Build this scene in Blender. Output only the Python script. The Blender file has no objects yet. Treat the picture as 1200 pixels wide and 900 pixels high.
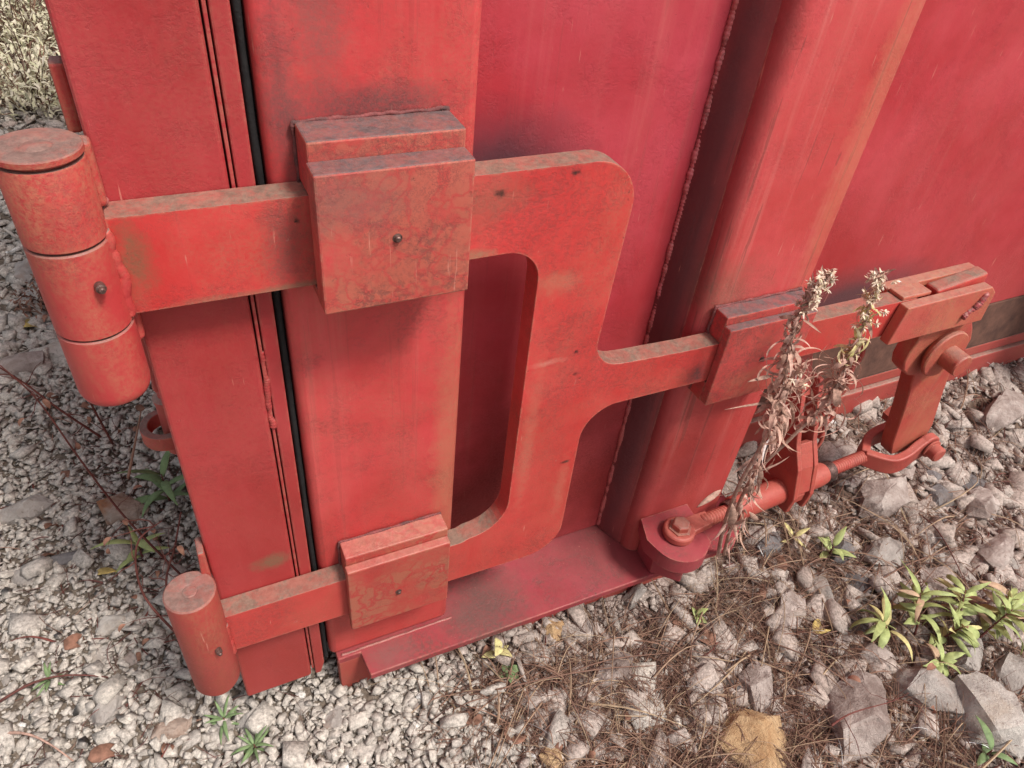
import bpy, bmesh, math, random
import numpy as np
from mathutils import Vector, Matrix, noise
random.seed(7); rng = np.random.default_rng(7)
S = 0.7                                   # metres per layout unit
def W(x, y, z): return Vector((x*S, (y-1.0)*S, (z+1.95)*S))
sc = bpy.context.scene

# ------------------------------------------------------------------ camera
FPX = 876.0
CR = Vector((0.90532543, -0.41488287, 0.09087388))
CD = Vector((-0.21055823, -0.62424761, -0.75231653))
CF = Vector((0.36885104, 0.66195705, -0.65250424))
cd = bpy.data.cameras.new('camera'); cam = bpy.data.objects.new('camera', cd)
sc.collection.objects.link(cam); sc.camera = cam
M = Matrix((CR, -CD, -CF)).transposed().to_4x4(); M.translation = W(0, 0, 0)
cam.matrix_world = M
cd.sensor_width = 36; cd.lens = FPX/1200*36; cd.clip_start = 0.01; cd.clip_end = 300
# ------------------------------------------------------------------ world, sun, exposure
w = bpy.data.worlds.new('World'); sc.world = w; w.use_nodes = True
nt = w.node_tree; bg = nt.nodes['Background']
sky = nt.nodes.new('ShaderNodeTexSky'); sky.sky_type = 'NISHITA'; sky.sun_disc = False
SUN_EL, SUN_AZ = math.radians(59), math.radians(150)      # azimuth clockwise from +Y
sky.sun_elevation = SUN_EL; sky.sun_rotation = SUN_AZ; sky.air_density = 1.0; sky.dust_density = 4.0
hs = nt.nodes.new('ShaderNodeHueSaturation'); hs.inputs['Saturation'].default_value = 0.35
nt.links.new(sky.outputs[0], hs.inputs['Color']); nt.links.new(hs.outputs[0], bg.inputs[0])
bg.inputs[1].default_value = 0.058
sd = bpy.data.lights.new('sun', 'SUN'); sd.energy = 1.5; sd.angle = math.radians(12); sd.color = (1.0, 0.95, 0.88)
sun = bpy.data.objects.new('sun', sd); sc.collection.objects.link(sun)
sdir = Vector((math.sin(SUN_AZ)*math.cos(SUN_EL), math.cos(SUN_AZ)*math.cos(SUN_EL), math.sin(SUN_EL)))
sun.rotation_euler = sdir.to_track_quat('Z', 'Y').to_euler()
sc.view_settings.view_transform = 'Standard'; sc.view_settings.look = 'None'
sc.view_settings.exposure = 1.44; sc.view_settings.gamma = 1

def at(px, py, y=None, z=None, x=None):
    """point (layout units) where the sight line of a photo pixel meets a plane"""
    d = CR*(px-600) + CD*(py-450) + CF*FPX
    t = y/d.y if y is not None else (z/d.z if z is not None else x/d.x)
    return d*t

# ------------------------------------------------------------------ node helpers
def new_mat(name):
    m = bpy.data.materials.new(name); m.use_nodes = True
    return m, m.node_tree, m.node_tree.nodes['Principled BSDF']
def N(t, typ, **kw):
    n = t.nodes.new(typ)
    for k, v in kw.items():
        if k in n.inputs: n.inputs[k].default_value = v
        else: setattr(n, k, v)
    return n
def L(t, a, b): t.links.new(a, b)
def ramp(t, src, p0, p1, c0=(0,0,0,1), c1=(1,1,1,1)):
    r = t.nodes.new('ShaderNodeValToRGB'); e = r.color_ramp.elements
    e[0].position = p0; e[1].position = p1; e[0].color = c0; e[1].color = c1
    L(t, src, r.inputs[0]); return r.outputs[0]
def mix(t, fac, a, b, mode='MIX'):
    n = t.nodes.new('ShaderNodeMix'); n.data_type = 'RGBA'; n.blend_type = mode
    for s, v in ((n.inputs[0], fac), (n.inputs[6], a), (n.inputs[7], b)):
        if isinstance(v, (int, float)): s.default_value = v
        elif isinstance(v, tuple): s.default_value = v if len(v) == 4 else v + (1,)
        else: L(t, v, s)
    return n.outputs[2]
def math_(t, op, a, b=0.0, clamp=False):
    n = t.nodes.new('ShaderNodeMath'); n.operation = op; n.use_clamp = clamp
    for s, v in ((n.inputs[0], a), (n.inputs[1], b)):
        if isinstance(v, (int, float)): s.default_value = v
        else: L(t, v, s)
    return n.outputs[0]
def noise_(t, vec, scale, detail=5, rough=0.6, dist=0.0):
    n = N(t, 'ShaderNodeTexNoise', Scale=scale, Detail=detail, Roughness=rough, Distortion=dist)
    L(t, vec, n.inputs['Vector']); return n.outputs['Fac']
def mapv(t, vec, scale=(1,1,1), loc=(0,0,0)):
    n = t.nodes.new('ShaderNodeMapping'); n.inputs['Scale'].default_value = scale; n.inputs['Location'].default_value = loc
    L(t, vec, n.inputs[0]); return n.outputs[0]

def paint(name, base=(0.47, 0.052, 0.042), film=0.3, streak=0.25, vein=0.0, grime=0.3, dust=0.85, seed=0.0,
          wear=0.5, rough=0.5, dustc=(0.24, 0.175, 0.14), chips=0.3, film_c=(0.36, 0.15, 0.085), stains_and_shade=(), crack=0.45, splash=0.5):
    m, t, p = new_mat(name)
    g = t.nodes.new('ShaderNodeNewGeometry')
    pos = mapv(t, g.outputs['Position'], loc=(seed, seed*0.7, seed*1.3))
    dk = tuple(c*f for c, f in zip(base, (0.86, 0.72, 0.72)))
    lt = tuple(min(1, c*f) for c, f in zip(base, (1.08, 1.4, 1.45)))
    n1 = noise_(t, pos, 4, 5, 0.6, 0.3)
    col = mix(t, ramp(t, n1, 0.36, 0.64), dk, lt)
    col = mix(t, math_(t, 'MULTIPLY', ramp(t, noise_(t, pos, 35, 8, 0.75), 0.5, 0.66), 0.22), col, tuple(c*0.6 for c in base))
    # faded chalky streaks that run down the sheet
    if streak:
        sv = mapv(t, pos, (26, 26, 1.1)); s1 = noise_(t, sv, 1.0, 4, 0.65)
        sv2 = mapv(t, pos, (90, 90, 2.5)); s2 = noise_(t, sv2, 1.0, 3, 0.6)
        k = math_(t, 'MULTIPLY', ramp(t, s1, 0.5, 0.72), ramp(t, s2, 0.35, 0.7))
        col = mix(t, math_(t, 'MULTIPLY', k, streak), col, (0.64, 0.20, 0.17))
        k2 = math_(t, 'MULTIPLY', ramp(t, s1, 0.5, 0.3), ramp(t, s2, 0.6, 0.4))
        col = mix(t, math_(t, 'MULTIPLY', k2, streak*0.5), col, (0.16, 0.035, 0.03))
    # thin tan dirt film in cloudy patches
    f1 = noise_(t, mapv(t, pos, (1, 1, 0.55)), 7, 10, 0.72, 0.6); f2 = noise_(t, pos, 240, 5, 0.75)
    fm = math_(t, 'MULTIPLY', ramp(t, f1, 0.42, 0.58), ramp(t, f2, 0.36, 0.58))
    col = mix(t, math_(t, 'MULTIPLY', fm, film), col, film_c)
    # vein-like lines where a dried film has cracked away from the paint
    if vein:
        dn = t.nodes.new('ShaderNodeTexNoise'); dn.inputs['Scale'].default_value = 14; dn.inputs['Detail'].default_value = 5
        L(t, pos, dn.inputs['Vector'])
        dm = mix(t, 0.07, pos, dn.outputs['Color'], 'LINEAR_LIGHT')
        vo = N(t, 'ShaderNodeTexVoronoi', feature='DISTANCE_TO_EDGE', Scale=34.0); L(t, dm, vo.inputs['Vector'])
        lines = ramp(t, vo.outputs['Distance'], 0.02, 0.13, (1,1,1,1), (0,0,0,1))
        vm = ramp(t, noise_(t, pos, 6.5, 6, 0.65), 0.42, 0.52)
        col = mix(t, math_(t, 'MULTIPLY', vm, vein*0.75), col, film_c)
        col = mix(t, math_(t, 'MULTIPLY', math_(t, 'MULTIPLY', lines, vm), vein), col, tuple(c*0.85 for c in base))
    cn = t.nodes.new('ShaderNodeTexNoise'); cn.inputs['Scale'].default_value = 60; cn.inputs['Detail'].default_value = 6; cn.inputs['Roughness'].default_value = 0.7; L(t, pos, cn.inputs['Vector'])
    cm = mix(t, 0.03, pos, cn.outputs['Color'], 'LINEAR_LIGHT'); cv = N(t, 'ShaderNodeTexVoronoi', feature='DISTANCE_TO_EDGE', Scale=95.0); L(t, cm, cv.inputs['Vector'])
    ck = math_(t, 'MULTIPLY', ramp(t, cv.outputs['Distance'], 0.02, 0.10, (1,1,1,1), (0,0,0,1)), ramp(t, noise_(t, mapv(t, pos, loc=(7, 1, 2)), 8, 6, 0.7), 0.50, 0.60))
    col = mix(t, math_(t, 'MULTIPLY', ck, crack), col, (0.17, 0.05, 0.042))
    # dark speckled grime and small rusty chips
    gr = math_(t, 'MULTIPLY', ramp(t, noise_(t, pos, 9, 7, 0.7), 0.48, 0.6), ramp(t, noise_(t, pos, 150, 6, 0.8), 0.46, 0.56))
    col = mix(t, math_(t, 'MULTIPLY', gr, grime), col, (0.10, 0.05, 0.042))
    ch = ramp(t, noise_(t, pos, 85, 4, 0.6), 0.70, 0.715)
    col = mix(t, math_(t, 'MULTIPLY', ch, chips), col, (0.045, 0.022, 0.018))
    ch2 = ramp(t, noise_(t, mapv(t, pos, loc=(3, 5, 9)), 75, 4, 0.6), 0.72, 0.75)
    col = mix(t, math_(t, 'MULTIPLY', ch2, chips*0.8), col, (0.62, 0.28, 0.22))
    # mud splashed up from the ground
    sp = t.nodes.new('ShaderNodeSeparateXYZ'); L(t, g.outputs['Position'], sp.inputs[0])
    low = ramp(t, math_(t, 'ADD', sp.outputs['Z'], math_(t, 'MULTIPLY', math_(t, 'SUBTRACT', noise_(t, mapv(t, pos, (1, 1, 0.35)), 14, 7, 0.7), 0.5), 0.5)), 0.05, 0.95, (1,1,1,1), (0,0,0,1))
    col = mix(t, math_(t, 'MULTIPLY', low, splash), col, (0.25, 0.042, 0.028))
    # mud marks, dark patches and painted shade with a place and shape of their own: (x, y, z, radius, colour, strength)
    for (sx, sy, sz, sr, sq, scol, sk, *am) in stains_and_shade:
        c = W(sx, sy, sz)
        v = N(t, 'ShaderNodeVectorMath', operation='SUBTRACT'); L(t, g.outputs['Position'], v.inputs[0]); v.inputs[1].default_value = c
        v2 = N(t, 'ShaderNodeVectorMath', operation='MULTIPLY'); L(t, v.outputs[0], v2.inputs[0]); v2.inputs[1].default_value = (1/(sr*S), 1/(sr*S), 1/(sq*S))
        ln = N(t, 'ShaderNodeVectorMath', operation='LENGTH'); L(t, v2.outputs[0], ln.inputs[0])
        d = math_(t, 'ADD', ln.outputs['Value'], math_(t, 'MULTIPLY', math_(t, 'SUBTRACT', noise_(t, pos, max(11, 1.4/(sr*S)), 7, 0.72), 0.5), am[0] if am else 1.7))
        k = math_(t, 'MULTIPLY', ramp(t, d, 0.25, 1.05, (1,1,1,1), (0,0,0,1)), 1.0 if am else math_(t, 'ADD', math_(t, 'MULTIPLY', ramp(t, f2, 0.3, 0.6), 0.5), 0.5))
        col = mix(t, math_(t, 'MULTIPLY', k, sk), col, scol)
    # hairline scratches
    scv = mapv(t, pos, (240, 240, 16)); scm = math_(t, 'MULTIPLY', ramp(t, noise_(t, scv, 1.0, 2, 0.5), 0.70, 0.74), ramp(t, noise_(t, pos, 12, 4, 0.6), 0.5, 0.6))
    col = mix(t, math_(t, 'MULTIPLY', scm, 0.5), col, (0.62, 0.27, 0.20))
    # worn, dirty edges
    if wear:
        bv = N(t, 'ShaderNodeBevel', samples=4); bv.inputs['Radius'].default_value = 0.0045
        dp = N(t, 'ShaderNodeVectorMath', operation='DOT_PRODUCT'); L(t, bv.outputs[0], dp.inputs[0]); L(t, g.outputs['Normal'], dp.inputs[1])
        e = ramp(t, dp.outputs['Value'], 0.90, 0.985, (1,1,1,1), (0,0,0,1))
        e = math_(t, 'MULTIPLY', e, ramp(t, noise_(t, pos, 60, 7, 0.75), 0.44, 0.56))
        col = mix(t, math_(t, 'MULTIPLY', e, wear), col, (0.44, 0.21, 0.14))
    # settled dust on upward faces
    sx = t.nodes.new('ShaderNodeSeparateXYZ'); L(t, g.outputs['True Normal'], sx.inputs[0])
    up = ramp(t, sx.outputs['Z'], 0.45, 0.8)
    dn_ = math_(t, 'MULTIPLY', up, math_(t, 'ADD', math_(t, 'MULTIPLY', ramp(t, noise_(t, pos, 34, 10, 0.8, 0.5), 0.44, 0.56), 0.32), 0.68))
    dcol = mix(t, ramp(t, noise_(t, pos, 110, 8, 0.8), 0.4, 0.6), tuple(c*0.74 for c in dustc), tuple(min(1, c*1.2) for c in dustc))
    col = mix(t, math_(t, 'MULTIPLY', dn_, dust), col, dcol)
    L(t, col, p.inputs['Base Color'])
    rr = math_(t, 'ADD', math_(t, 'MULTIPLY', f2, 0.25), rough-0.1)
    rr = math_(t, 'ADD', rr, math_(t, 'MULTIPLY', fm, 0.2), True); L(t, rr, p.inputs['Roughness'])
    p.inputs['Specular IOR Level'].default_value = 0.45
    b = N(t, 'ShaderNodeBump', Strength=0.40, Distance=0.0010)
    h = math_(t, 'ADD', math_(t, 'MULTIPLY', noise_(t, pos, 260, 4, 0.6), 0.45), math_(t, 'ADD', math_(t, 'MULTIPLY', noise_(t, pos, 12, 2, 0.4), 0.9), math_(t, 'MULTIPLY', math_(t, 'ADD', gr, ch), -0.8)))
    L(t, h, b.inputs['Height']); L(t, b.outputs[0], p.inputs['Normal'])
    return m

def simple(name, c0, c1, scale=30, rough=0.7, bump=0.3, island=False, metal=0.0, spec=0.4, trans=0.0):
    m, t, p = new_mat(name)
    g = t.nodes.new('ShaderNodeNewGeometry')
    f = noise_(t, g.outputs['Position'], scale, 6, 0.65)
    if island: f = math_(t, 'ADD', math_(t, 'MULTIPLY', f, 0.5), math_(t, 'MULTIPLY', g.outputs['Random Per Island'], 0.5))
    L(t, mix(t, ramp(t, f, 0.3, 0.7), c0, c1), p.inputs['Base Color'])
    p.inputs['Roughness'].default_value = rough; p.inputs['Metallic'].default_value = metal
    p.inputs['Specular IOR Level'].default_value = spec
    if bump:
        b = N(t, 'ShaderNodeBump', Strength=bump, Distance=0.002); L(t, noise_(t, g.outputs['Position'], scale*3, 5, 0.6), b.inputs['Height']); L(t, b.outputs[0], p.inputs['Normal'])
    return m

def multi(name, cols, rough=0.85, nscale=40, bump=0.35, var=0.25, trans=0.0, bd=0.002):
    """each loose piece takes its own colour from a list, then mottled"""
    m, t, p = new_mat(name)
    g = t.nodes.new('ShaderNodeNewGeometry')
    r = t.nodes.new('ShaderNodeValToRGB'); r.color_ramp.interpolation = 'LINEAR'
    e = r.color_ramp.elements
    for i, c in enumerate(cols):
        q = i/(len(cols)-1)
        el = e[0] if i == 0 else (e[1] if i == len(cols)-1 else e.new(q))
        el.position = q; el.color = c + (1,)
    L(t, g.outputs['Random Per Island'], r.inputs[0])
    f = noise_(t, g.outputs['Position'], nscale, 6, 0.7)
    mul = ramp(t, f, 0.34, 0.66, (1-var*1.6,)*3 + (1,), (1+var,)*3 + (1,))
    L(t, mix(t, 1.0, r.outputs[0], mul, 'MULTIPLY'), p.inputs['Base Color'])
    p.inputs['Roughness'].default_value = rough; p.inputs['Specular IOR Level'].default_value = 0.25
    if trans:
        p.inputs['Transmission Weight'].default_value = 0
        tr = t.nodes.new('ShaderNodeBsdfTranslucent'); L(t, r.outputs[0], tr.inputs[0])
        ms = t.nodes.new('ShaderNodeMixShader'); ms.inputs[0].default_value = trans
        L(t, p.outputs[0], ms.inputs[1]); L(t, tr.outputs[0], ms.inputs[2]); L(t, ms.outputs[0], t.nodes['Material Output'].inputs['Surface'])
    if bump:
        b = N(t, 'ShaderNodeBump', Strength=bump, Distance=bd); L(t, noise_(t, g.outputs['Position'], nscale*2.5, 5, 0.65), b.inputs['Height']); L(t, b.outputs[0], p.inputs['Normal'])
    return m

# ------------------------------------------------------------------ object helpers
col_ = sc.collection
def thing(name, label, cat, base, group=None):
    o = bpy.data.objects.new(name, None); o.empty_display_size = 0.05; col_.objects.link(o)
    o.location = W(*base); o['label'] = label; o['category'] = cat
    if group: o['group'] = group
    return o
def root_of(p):
    v = Vector((0, 0, 0))
    while p: v += p.location; p = p.parent
    return v
def link(name, bm, mat, parent=None, smooth=False, label=None, bevel=0.0, segs=2, org=None):
    """bm in metres, world space; stored relative to its parent"""
    me = bpy.data.meshes.new(name)
    off = root_of(parent) if parent else (org if org is not None else Vector((0, 0, 0)))
    bmesh.ops.translate(bm, vec=-off, verts=bm.verts)
    bm.to_mesh(me); bm.free(); me.materials.append(mat)
    if smooth: me.polygons.foreach_set('use_smooth', [True]*len(me.polygons))
    o = bpy.data.objects.new(name, me); col_.objects.link(o)
    if parent: o.parent = parent
    else: o.location = off
    if bevel:
        b = o.modifiers.new('bevel', 'BEVEL'); b.width = bevel*S; b.segments = segs; b.limit_method = 'ANGLE'; b.angle_limit = math.radians(35)
        b.harden_normals = False
    if label: o['label'] = label
    return o
def tag(o, label, cat, group=None):
    o['label'] = label; o['category'] = cat
    if group: o['group'] = group
    return o
def box(bm, x0, x1, y0, y1, z0, z1, rot=None):
    vs = [bm.verts.new(W(x, y, z)) for x in (x0, x1) for y in (y0, y1) for z in (z0, z1)]
    for f in ((0,1,3,2), (4,6,7,5), (0,4,5,1), (2,3,7,6), (0,2,6,4), (1,5,7,3)): bm.faces.new([vs[i] for i in f])
    if rot:
        c, ax, a = rot; bmesh.ops.rotate(bm, verts=vs, cent=W(*c), matrix=Matrix.Rotation(a, 3, ax))
    return vs
def prism(bm, pts, axis, a, b):
    """extrude a 2-D outline; axis 'y': pts are (x,z); 'z': (x,y); 'x': (y,z)"""
    def P(p, q): return W(p[0], q, p[1]) if axis == 'y' else (W(p[0], p[1], q) if axis == 'z' else W(q, p[0], p[1]))
    A = [bm.verts.new(P(p, a)) for p in pts]; B = [bm.verts.new(P(p, b)) for p in pts]
    n = len(pts); fs = [bm.faces.new(A), bm.faces.new(B[::-1])]
    for i in range(n): bm.faces.new((A[i], B[i], B[(i+1) % n], A[(i+1) % n]))
    return A + B
def fix(bm): bmesh.ops.recalc_face_normals(bm, faces=bm.faces)
def arc(cx, cy, r, a0, a1, n=8):
    return [(cx + r*math.cos(math.radians(a0+(a1-a0)*i/n)), cy + r*math.sin(math.radians(a0+(a1-a0)*i/n))) for i in range(n+1)]
def rev(bm, c, axis, prof, n=40):
    """lathe: prof = [(radius, distance along axis)], c in layout units"""
    ax = Vector(axis).normalized(); u = ax.orthogonal().normalized(); v = ax.cross(u); C0 = W(*c); rings = []
    for r, h in prof:
        if r < 1e-6: rings.append([bm.verts.new(C0 + ax*h*S)])
        else: rings.append([bm.verts.new(C0 + (ax*h + (u*math.cos(2*math.pi*i/n) + v*math.sin(2*math.pi*i/n))*r)*S) for i in range(n)])
    for A, B in zip(rings, rings[1:]):
        if len(A) == 1 and len(B) == 1: continue
        for i in range(n):
            j = (i+1) % n
            if len(A) == 1: bm.faces.new((A[0], B[j], B[i]))
            elif len(B) == 1: bm.faces.new((A[i], A[j], B[0]))
            else: bm.faces.new((A[i], A[j], B[j], B[i]))
def tube(bm, pts, radii, n=8, closed=True):
    """pts metres"""
    pts = [Vector(p) for p in pts]; rings = []
    if not hasattr(radii, '__len__'): radii = [radii]*len(pts)
    T = (pts[1]-pts[0]).normalized(); u = T.orthogonal().normalized()
    for i, p in enumerate(pts):
        T = (pts[min(i+1, len(pts)-1)] - pts[max(i-1, 0)]).normalized()
        u = (u - T*u.dot(T)).normalized(); v = T.cross(u)
        rings.append([bm.verts.new(p + (u*math.cos(2*math.pi*k/n) + v*math.sin(2*math.pi*k/n))*radii[i]) for k in range(n)])
    for A, B in zip(rings, rings[1:]):
        for k in range(n): bm.faces.new((A[k], A[(k+1) % n], B[(k+1) % n], B[k]))
    if closed: bm.faces.new(rings[0][::-1]); bm.faces.new(rings[-1])
def smooth_path(pts, n=6):
    out = []; P = [pts[0]] + list(pts) + [pts[-1]]
    for i in range(1, len(P)-2):
        for k in range(n):
            t = k/n; a, b, c, d = P[i-1], P[i], P[i+1], P[i+2]
            out.append(0.5*((2*b) + (c-a)*t + (2*a-5*b+4*c-d)*t*t + (3*b-a-3*c+d)*t**3))
    out.append(P[-2]); return out
def shade_auto(o, ang=35):
    me = o.data; me.polygons.foreach_set('use_smooth', [True]*len(me.polygons))
    bm = bmesh.new(); bm.from_mesh(me)
    for e in bm.edges:
        if len(e.link_faces) == 2 and e.calc_face_angle(0) > math.radians(ang): e.smooth = False
    bm.to_mesh(me); bm.free()

# ------------------------------------------------------------------ materials
DARK = (0.075, 0.045, 0.045)
RED = (0.47, 0.05, 0.042)
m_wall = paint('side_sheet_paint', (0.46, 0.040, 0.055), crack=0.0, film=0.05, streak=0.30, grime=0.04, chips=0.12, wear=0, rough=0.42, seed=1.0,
               stains_and_shade=[(0.55, 1.125, -0.60, 0.22, 0.16, (0.075, 0.035, 0.045), 0.9, 0.5), (0.80, 1.125, -1.52, 0.55, 0.42, (0.17, 0.016, 0.016), 0.9)])  # dark patch above plate; low patch: painted shade plus dark red veining
m_wall_far = paint('far_sheet_paint', (0.47, 0.036, 0.046), crack=0.0, film=0.08, streak=0.10, grime=0.02, chips=0.05, wear=0, rough=0.45, seed=2.0,
               stains_and_shade=[(1.95, 1.32, -1.28, 0.45, 0.15, (0.085, 0.04, 0.045), 0.92, 0.5)])  # dark patch on the sheet above the sliding bar
m_post = paint('post_paint', (0.54, 0.040, 0.042), crack=0.3, film=0.26, streak=0.30, grime=0.28, chips=0.25, seed=3.0, rough=0.5,
               stains_and_shade=[(0.29, 1.0, -0.40, 0.18, 0.045, DARK, 0.75), (0.165, 1.0, -0.40, 0.03, 0.22, DARK, 0.6), (0.22, 1.0, -0.25, 0.05, 0.16, (0.17, 0.08, 0.07), 0.6),
                       (0.43, 1.0, -1.2, 0.05, 0.5, (0.40, 0.19, 0.10), 0.5)])
m_rib = paint('rib_paint', (0.55, 0.054, 0.056), crack=0.0, film=0.14, streak=0.95, grime=0.06, chips=0.15, seed=4.0, rough=0.48,
               stains_and_shade=[(1.06, 1.0, -0.86, 0.14, 0.10, (0.22, 0.09, 0.06), 0.7), (0.975, 1.085, -1.0, 0.105, 2.6, (0.085, 0.024, 0.028), 0.93, 0.25), (1.28, 1.0, -0.5, 0.05, 0.6, (0.55, 0.20, 0.11), 0.4)])  # the tall second mark paints shade onto the rib's left face
m_door = paint('door_paint', (0.38, 0.026, 0.030), crack=0.1, film=0.14, streak=0.10, grime=0.06, chips=0.10, seed=5.0, rough=0.5,
               stains_and_shade=[(0.04, 1.0, -1.33, 0.05, 0.03, (0.16, 0.11, 0.06), 0.8)])
m_plate = paint('locking_plate_paint', (0.58, 0.044, 0.040), film=0.36, streak=0.15, grime=0.30, chips=0.45, seed=6.0, rough=0.5, wear=0.7, dust=0.96, dustc=(0.19, 0.13, 0.098),
               stains_and_shade=[(0.14, 0.952, -0.57, 0.04, 0.10, DARK, 0.5), (-0.05, 0.952, -0.56, 0.03, 0.07, (0.16, 0.10, 0.05), 0.75), (0.45, 0.952, -0.54, 0.09, 0.06, (0.24, 0.11, 0.07), 0.6),
                       (0.60, 0.952, -0.72, 0.05, 0.04, (0.40, 0.20, 0.12), 0.45), (1.0, 0.952, -1.04, 0.03, 0.05, (0.06, 0.04, 0.04), 0.8),
                       (0.600, 0.952, -0.512, 0.012, 0.007, (0.03, 0.015, 0.012), 1.0), (0.470, 0.952, -0.532, 0.014, 0.010, (0.05, 0.02, 0.015), 1.0), (0.664, 0.952, -0.892, 0.007, 0.006, (0.02, 0.01, 0.01), 1.0),
                       (0.672, 0.952, -0.951, 0.008, 0.006, (0.03, 0.012, 0.01), 1.0), (0.690, 0.952, -1.215, 0.016, 0.007, (0.03, 0.012, 0.01), 1.0), (0.16, 0.952, -0.534, 0.005, 0.005, (0.03, 0.015, 0.01), 1.0),
                       (0.60, 0.952, -0.905, 0.05, 0.010, (0.62, 0.33, 0.25), 0.35), (0.585, 0.952, -1.10, 0.022, 0.30, (0.42, 0.19, 0.12), 0.32), (0.69, 0.952, -1.30, 0.02, 0.12, (0.42, 0.19, 0.12), 0.3), (0.43, 0.952, -0.635, 0.05, 0.012, (0.30, 0.17, 0.10), 0.8), (0.15, 0.952, -0.640, 0.20, 0.010, (0.22, 0.13, 0.08), 0.75)])
m_brk = paint('guide_bracket_paint', (0.53, 0.044, 0.046), crack=0.7, film=0.25, streak=0.15, vein=0.6, grime=0.5, chips=0.25, seed=7.0, wear=0.8, dust=0.97, dustc=(0.105, 0.08, 0.08), rough=0.5,
               stains_and_shade=[(0.22, 0.884, -0.48, 0.10, 0.06, (0.20, 0.09, 0.08), 0.55)])
m_brk_low = paint('lower_bracket_paint', (0.50, 0.045, 0.042), film=0.45, streak=0.0, vein=0.95, grime=0.2, chips=0.15, seed=8.5, wear=0.5, dust=0.55, dustc=(0.38, 0.17, 0.14), rough=0.5)
m_barrel = paint('hinge_barrel_paint', (0.47, 0.040, 0.040), film=0.5, streak=0.0, grime=0.15, chips=0.15, seed=9.0, wear=0.4, dust=0.95, dustc=(0.19, 0.12, 0.10), film_c=(0.40, 0.19, 0.10), rough=0.5)
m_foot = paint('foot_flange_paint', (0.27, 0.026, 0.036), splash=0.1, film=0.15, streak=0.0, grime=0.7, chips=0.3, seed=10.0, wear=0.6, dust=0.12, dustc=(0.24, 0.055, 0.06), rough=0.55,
               stains_and_shade=[(0.55, 1.0, -1.776, 0.16, 0.1, (0.10, 0.06, 0.05), 0.85), (0.9, 1.08, -1.776, 0.22, 0.08, (0.14, 0.05, 0.045), 0.6), (0.28, 0.95, -1.776, 0.07, 0.1, (0.17, 0.08, 0.07), 0.7), (1.1, 0.96, -1.776, 0.05, 0.1, (0.13, 0.07, 0.06), 0.6)])
m_turn = paint('turnbuckle_paint', (0.43, 0.055, 0.045), film=0.45, streak=0.0, grime=0.35, chips=0.3, seed=11.0, wear=0.4, dust=0.35, dustc=(0.40, 0.13, 0.10), rough=0.5)
m_lever = paint('lever_paint', (0.48, 0.065, 0.048), film=0.75, streak=0.5, grime=0.2, chips=0.2, seed=12.0, wear=0.5, dust=0.6, film_c=(0.46, 0.21, 0.10), rough=0.5)
m_rail = paint('rail_paint', (0.42, 0.05, 0.045), film=0.6, streak=0.2, grime=0.4, chips=0.4, seed=13.0, wear=0.4, rough=0.55)
m_mud = simple('mud_covered_steel', (0.055, 0.024, 0.018), (0.15, 0.07, 0.048), 22, 0.85, 0.5)
m_seal = simple('black_rubber', (0.004, 0.004, 0.005), (0.016, 0.015, 0.015), 90, 0.85, 0.5)
m_steel = simple('weathered_bolt_steel', (0.05, 0.03, 0.028), (0.22, 0.13, 0.11), 160, 0.45, 0.3, metal=0.6)
m_weld = paint('weld_bead_paint', (0.48, 0.09, 0.10), film=0.4, streak=0.0, grime=0.8, chips=0.3, seed=14.0, wear=0, dust=0.5, rough=0.4)

# ------------------------------------------------------------------ container
TOP = 0.75; FZ = -1.776
cont = thing('container', 'large red painted steel roll-off container with welded posts standing on the gravel', 'container', (0.14, 1.0, -1.95))
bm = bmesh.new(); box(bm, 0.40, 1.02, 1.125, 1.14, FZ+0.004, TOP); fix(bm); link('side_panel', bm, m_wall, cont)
bm = bmesh.new(); box(bm, 1.25, 7.0, 1.32, 1.335, -1.46, TOP); fix(bm); link('side_panel', bm, m_wall_far, cont)
# the rest of the hull (top edge rail and end), seen only from other positions
bm = bmesh.new(); box(bm, 0.14, 7.0, 0.99, 1.36, TOP, TOP+0.14); fix(bm); link('top_rail', bm, m_post, cont, bevel=0.012)
bm = bmesh.new(); box(bm, 0.16, 7.0, 1.345, 3.6, -1.55, -1.50); box(bm, 0.16, 7.0, 3.6, 3.62, -1.5, TOP); box(bm, 6.98, 7.0, 1.345, 3.6, -1.5, TOP); fix(bm); link('hull_shell', bm, m_wall_far, cont)
bm = bmesh.new(); box(bm, 0.136, 0.4465, 1.0, 1.345, FZ+0.002, TOP); fix(bm); o = link('corner_post', bm, m_post, cont, bevel=0.016, segs=4); shade_auto(o, 60)
# rib: folded channel, soft bend on the near left edge
prof = [(0.972, 1.127), (1.006, 1.045)] + arc(1.048, 1.040, 0.040, 175, 270, 7) + [(1.300, 1.0), (1.3055, 1.006), (1.3055, 1.345), (0.972, 1.345)]
bm = bmesh.new(); prism(bm, prof, 'z', FZ+0.003, TOP); fix(bm); o = link('rib_post', bm, m_rib, cont); shade_auto(o, 40)
for k in range(2, 6):
    bm = bmesh.new(); prism(bm, [(p[0]+k*0.95+0.2, p[1]) for p in prof], 'z', -1.46, TOP); fix(bm); o = link('rib_post', bm, m_rib, cont); shade_auto(o, 40)
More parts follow.
